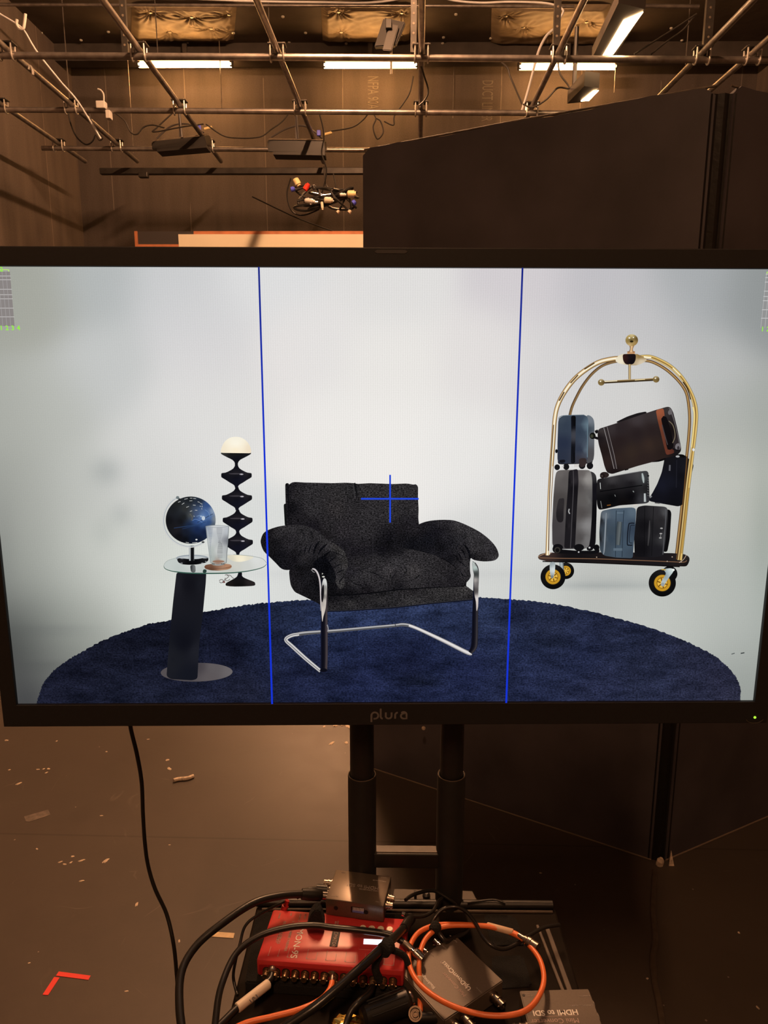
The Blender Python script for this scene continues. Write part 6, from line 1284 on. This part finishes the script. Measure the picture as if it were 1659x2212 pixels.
s.rod([(636, 1222), (780, 1194), (930, 1168)], 5, (150, 150, 150)); s.rod([(606, 1260), (610, 1310)], [4, 4], (220, 224, 222), sm=0); s.rod([(940, 1185), (948, 1225), (952, 1262)], [14, 24, 10], [(60, 64, 64), (190, 200, 200), (110, 118, 118)]); s.rod([(960, 1345), (962, 1412)], [18, 22], [(90, 96, 98), (205, 212, 212), (90, 92, 94)], sm=0)
s.rod([(610, 1405), (620, 1462)], 5, (120, 122, 122), sm=0); s.rod([(604, 1330), (780, 1304), (940, 1280)], 7, (8, 8, 10)); s.rod([(722, 1355), (728, 1370)], 5, (130, 134, 132), sm=0); s.rod([(866, 1325), (874, 1335)], 7, (140, 146, 144), sm=0); s.rod([(990, 1200), (985, 1210)], 14, (20, 20, 22), sm=0)
for k in range(8): s.rod([(980, 1220 + k * 20), (992, 1224 + k * 20)], 6, (80, 80, 82), sm=0)
s.rod([(660, 1440), (690, 1436)], 7, (130, 80, 30), sm=0); s.rod([(868, 1440), (900, 1434)], 8, (215, 205, 195), sm=0)
s.build('pictured_suitcase', screen, 'glossy black case lying tilted in the middle of the pictured cart')
s = Pic().z(1130, 700, 3.6875)
s.ell(546, 888, 24, 26, (20, 20, 18)); s.ell(540, 890, 12, 14, (64, 66, 54)); s.rod([(566, 860), (590, 850)], 26, (16, 15, 18), sm=0); s.rod([(560, 900), (590, 910)], 20, (20, 18, 22), sm=0)
s.poly([(732, 778), (820, 735), (900, 708), (972, 694), (975, 712), (740, 786)], (30, 26, 28))
s.ell(640, 1198, 36, 24, (46, 36, 34)); s.ell(624, 1206, 20, 20, (34, 26, 26)); s.ell(620, 1206, 8, 8, (70, 60, 56))
s.poly([(585, 850), (600, 830), (640, 818), (740, 786), (975, 706), (1048, 682), (1140, 656), (1165, 664), (1185, 700), (1215, 820), (1248, 980), (1246, 1014), (1210, 1046), (1130, 1062), (1020, 1096), (900, 1128), (700, 1192), (660, 1180), (640, 1130), (618, 1040), (595, 960), (585, 900)],
       [(620, 850, (62, 56, 56)), (600, 900, (30, 24, 26)), (640, 1000, (36, 27, 26)), (660, 1100, (46, 34, 32)), (700, 830, (58, 50, 52)), (760, 830, (46, 38, 40)), (900, 760, (66, 58, 60)), (1030, 720, (62, 54, 54)), (760, 930, (42, 32, 32)), (900, 870, (42, 33, 34)), (1020, 850, (44, 34, 34)), (1000, 960, (58, 44, 38)), (850, 1020, (54, 42, 36)), (750, 1080, (50, 38, 34)), (950, 1080, (48, 36, 34)), (720, 1170, (30, 23, 24)), (1100, 1020, (44, 33, 30)), (1150, 690, (60, 54, 54)), (1190, 740, (40, 34, 36)), (1160, 850, (24, 18, 18)), (1220, 950, (52, 44, 46)), (1200, 1030, (26, 22, 24)), (1060, 950, (50, 38, 34))], step=7)
for x0_, c in ((0, (150, 144, 144)), (26, (130, 122, 122))): s.rod([(634 + x0_, 824 - x0_ * .3), (660 + x0_, 920), (690 + x0_, 1040), (716 + x0_ * .8, 1150)], 5, c)
s.rod([(650, 822), (678, 920), (706, 1040), (728, 1145)], 12, [(30, 24, 26), (60, 52, 52)])
s.poly([(1046, 684), (1108, 668), (1118, 735), (1086, 748), (1098, 800), (1130, 920), (1140, 1000), (1186, 990), (1196, 1024), (1130, 1042), (1108, 960), (1080, 840), (1060, 760)], [(1080, 700, (168, 92, 62)), (1100, 730, (150, 84, 58)), (1075, 790, (124, 66, 44)), (1100, 880, (110, 60, 44)), (1120, 960, (104, 56, 42)), (1150, 1015, (112, 58, 42)), (1190, 1005, (84, 44, 36))], step=6)
s.poly([(1090, 752), (1130, 738), (1160, 830), (1186, 940), (1180, 985), (1140, 996), (1120, 900)], (18, 14, 16), sm=2)
s.rod([(1096, 800), (1120, 890), (1140, 960)], 7, (76, 68, 70)); s.rod([(1150, 770), (1180, 800), (1196, 850), (1198, 900), (1180, 945)], 8, [(40, 36, 36), (150, 136, 110), (90, 80, 66)])
s.rod([(1150, 670), (1166, 690), (1200, 800), (1240, 975)], [10, 16, 8, 10], [(60, 56, 58), (120, 114, 116), (40, 36, 38)]); s.ell(1160, 700, 16, 22, (110, 104, 106), rot=20); s.ell(1222, 975, 22, 28, (126, 120, 124), rot=10); s.ell(1225, 985, 10, 16, (60, 54, 58)); s.rod([(1180, 990), (1240, 1010)], 10, (20, 17, 20))
s.poly([(1000, 1098), (1060, 1082), (1130, 1060), (1120, 1080), (1070, 1094)], (16, 13, 14)); s.rod([(800, 1160), (830, 1152)], 9, (20, 16, 18), sm=0)
s.build('pictured_suitcase', screen, 'large dark brown case with a tan strap, tilted at the top of the pictured cart', .92)
# brass frame in front of the bags
s = Pic().z(1130, 700, 3.6875)
s.rod([(760, 272), (700, 278), (600, 302), (500, 358), (400, 440), (320, 545), (268, 650), (245, 760), (232, 950), (214, 1200), (200, 1500), (188, 1836)], [36, 38, 38, 38, 38, 38, 36, 35, 35, 34, 34, 34], [(80, 56, 34), (176, 140, 86), (250, 238, 206), (252, 244, 224), (205, 168, 108), (90, 58, 40)])
for P_, c in (([(560, 310), (480, 360)], (90, 66, 34)), ([(430, 405), (370, 470)], (100, 74, 40)), ([(320, 540), (280, 610)], (80, 56, 34))): s.rod(P_, 10, c, sm=0)
s.rod([(236, 800), (216, 1100), (204, 1400), (196, 1800)], 7, (70, 48, 40)); s.rod([(226, 1130), (212, 1400), (204, 1830)], 6, (250, 250, 246))
s.rod([(924, 262), (1000, 262), (1080, 292), (1170, 345), (1250, 425), (1310, 520), (1350, 620), (1364, 720), (1355, 850), (1338, 1000), (1325, 1100), (1300, 1300), (1268, 1600), (1236, 1874)], [30, 32, 34, 34, 34, 34, 36, 38, 38, 34, 36, 36, 38, 40], [(60, 44, 26), (236, 206, 130), (200, 160, 80), (110, 76, 32), (230, 205, 140), (150, 116, 60)])
s.rod([(1340, 660), (1352, 720), (1345, 850), (1330, 980)], 10, (240, 216, 140)); s.rod([(1322, 600), (1300, 520), (1262, 460)], 8, (40, 28, 14)); s.rod([(1180, 350), (1240, 410)], 8, (250, 240, 200)); s.rod([(950, 262), (1010, 268)], 12, (252, 244, 214), sm=0); s.ell(1345, 998, 10, 12, (225, 225, 222))
s.rod([(1296, 1050), (1270, 1350), (1240, 1650), (1214, 1868)], 12, [(40, 28, 20), (120, 84, 44)]); s.rod([(1310, 1300), (1282, 1560), (1252, 1820)], 8, (176, 140, 70))
# joint, ball and hanger bar
s.poly([(730, 300), (790, 322), (890, 330), (960, 300), (970, 280), (900, 240), (780, 240), (735, 268)], [(760, 300, (235, 225, 200)), (930, 300, (220, 205, 180)), (850, 320, (180, 160, 130)), (920, 260, (140, 110, 60))], sm=2, step=6)
s.poly([(782, 240), (888, 238), (886, 290), (866, 322), (806, 322), (786, 292)], [(800, 260, (52, 26, 22)), (860, 300, (16, 12, 16)), (840, 250, (24, 18, 22))], step=6)
s.rod([(820, 228), (880, 228)], 20, [(150, 100, 60), (214, 160, 112)], sm=0); s.rod([(856, 165), (852, 200), (850, 226)], [44, 24, 44], [(120, 76, 40), (240, 200, 150), (90, 56, 34)])
s.ell(855, 130, 50, 47, [(820, 130, (140, 116, 60)), (855, 95, (226, 206, 150)), (890, 120, (90, 70, 34)), (850, 130, (60, 48, 24)), (870, 150, (190, 160, 100)), (840, 165, (214, 184, 130)), (825, 105, (190, 164, 104)), (880, 165, (150, 120, 70))], step=3)
s.ell(836, 112, 7, 5, (255, 250, 235)); s.ell(868, 108, 5, 4, (255, 250, 235)); s.ell(854, 140, 14, 8, (40, 32, 16))
s.rod([(838, 320), (838, 440)], 20, [(110, 84, 48), (216, 190, 140), (80, 56, 32)], sm=0)
s.rod([(612, 464), (1050, 440)], 22, [(190, 160, 110), (70, 52, 28), (34, 26, 16)], sm=0); s.rod([(640, 458), (740, 452)], 7, (240, 228, 196), sm=0); s.rod([(880, 446), (960, 440)], 6, (230, 210, 160), sm=0)
for x, y in ((613, 464), (1048, 440)): s.ell(x, y, 26, 26, [(x - 20, y, (120, 98, 50)), (x, y - 20, (226, 206, 160)), (x + 18, y, (70, 52, 26)), (x, y + 18, (150, 124, 76)), (x, y, (90, 70, 34))], step=3); s.ell(x - 6, y - 8, 6, 5, (255, 246, 226))
# front wheels
wheel(231, 2005, 99); wheel(1097, 2054, 108)
s.poly([(205, 1888), (250, 1886), (246, 1960), (236, 2012), (214, 2010), (204, 1950)], [(215, 1900, (150, 160, 162)), (235, 1950, (214, 222, 222)), (222, 2000, (150, 160, 164))], step=6); s.ell(224, 2005, 12, 12, (120, 130, 134))
s.poly([(1100, 1944), (1160, 1936), (1190, 1944), (1184, 1965), (1150, 2010), (1112, 2072), (1086, 2066), (1090, 2040), (1130, 1975)], [(1120, 1990, (130, 146, 150)), (1150, 1980, (180, 194, 196)), (1100, 2050, (180, 190, 190)), (1180, 1950, (220, 230, 226))], step=6); s.ell(1100, 2066, 15, 15, (150, 158, 160)); s.ell(1185, 1950, 9, 9, (240, 244, 240)); s.rod([(1090, 1946), (1125, 1950)], 9, (190, 160, 80), sm=0)
s.build('pictured_luggage_cart', screen, 'brass arched luggage cart frame with yellow wheel hubs, on the screen')

# overlay graphics of the monitor
def flatline(name, a, c, w_, col, label):
    s = Pic(); s.rod([a, c], w_, col, sm=0); return s.build(name, screen, label)
BL = (22, 52, 214); BL2 = (28, 40, 130)
for xs, lb in (((560.5, 562, 570, 578, 589), 'blue upright guide line left of the pictured armchair'), ((1127, 1126, 1116, 1106, 1092), 'blue upright guide line right of the pictured armchair')):
    s = Pic(); a = (xs[0], 578); c = (xs[-1], 1520 if xs[0] < 800 else 1517)
    n = 24; P_ = [(a[0] + (c[0] - a[0]) * k / n, a[1] + (c[1] - a[1]) * k / n) for k in range(n + 1)]
    vs = []; cols = []; fs = []
    for k, (x, y) in enumerate(P_):
        t_ = min(1, k / n * 2.2); col = tuple(BL2[i] * (1 - t_) + BL[i] * t_ for i in range(3))
        vs += [(x - 2.0, y), (x + 2.0, y)]; cols += [col, col]
        if k: fs.append((2 * k - 2, 2 * k - 1, 2 * k + 1, 2 * k))
    s.add(vs, fs, cols, PLAIN); s.build('guide_line', screen, lb)
s = Pic(); s.rod([(780, 1076), (904, 1076)], 3.8, (34, 70, 214), sm=0); s.rod([(842.5, 1024.5), (842.5, 1127)], 3.6, (34, 70, 214), sm=0); s.build('center_cross', screen, 'blue cross mark over the pictured armchair back')
# sound level meters in the upper corners
def screen_text(txt, px, py, size, col, parent, sx=1.0):
    u0, v0 = suv(px, py); DEPTH[0] += 2
    cu = D.curves.new('t', 'FONT'); cu.body = txt; cu.size = size; cu.space_character = 1.12; cu.offset = .00018; cu.resolution_u = 2
    t_ = D.objects.new('t', cu); COL.objects.link(t_); bpy.context.view_layer.update()
    me = D.meshes.new_from_object(t_.evaluated_get(bpy.context.evaluated_depsgraph_get())); D.objects.remove(t_); D.curves.remove(cu)
    me.transform(Matrix.Translation((u0, -DEPTH[0] * .000012 - .0002, v0)) @ Matrix.Rotation(math.pi / 2, 4, 'X') @ Matrix.Diagonal((sx, 1, 1, 1)))
    me.materials.append(mat_emit('osd_green', lin((150, 238, 70))[:3], 1)); o = D.objects.new('meter_digits', me); COL.objects.link(o); o.parent = parent; return o
s = Pic()
x_l = lambda y: -60 + (y - 577) * .1
s.poly([(-40, 588), (26, 588), (36, 705), (-30, 705)], (138, 132, 130))
for y in (597.5, 605.5, 626, 637.5, 646.5, 666.5, 685): s.rod([(-40, y), (27 + (y - 589) * .088, y)], 1.1, (205, 202, 200), sm=0)
for x in (-26, -17, -8.5, .3, 9, 17.5): s.rod([(x, 588), (x + 10.5, 705)], .8, (168, 164, 164), sm=0)
s.rod([(-40, 583.8), (19, 583.8), (23, 586), (24.5, 588)], 1.4, (190, 240, 110), sm=3); s.build('level_meter', screen, 'grey level meter grid in the upper left of the screen')
screen_text('2', 5.2, 587.5, .0075, None, screen); screen_text('1 1 2 3 4', -7.5, 713.5, .0078, None, screen, 1.0)
s = Pic()
s.poly([(1649.5, 593), (1720, 593), (1706, 709), (1637.5, 709)], (146, 146, 146))
for y in (593.5, 601, 610.5, 630, 641.5, 650.5, 670, 688): s.rod([(1649 - (y - 593) * .104, y), (1720, y)], 1.1, (212, 212, 212), sm=0)
for x in (1650.5, 1659, 1668, 1677, 1686): s.rod([(x, 593), (x - 12, 709)], .8, (190, 190, 190), sm=0)
s.rod([(1651, 593), (1652, 590), (1656, 589), (1710, 589)], 1.4, (190, 240, 110), sm=3); s.build('level_meter', screen, 'grey level meter grid in the upper right of the screen')
screen_text('1 2 3 4', 1638, 716, .0078, None, screen)
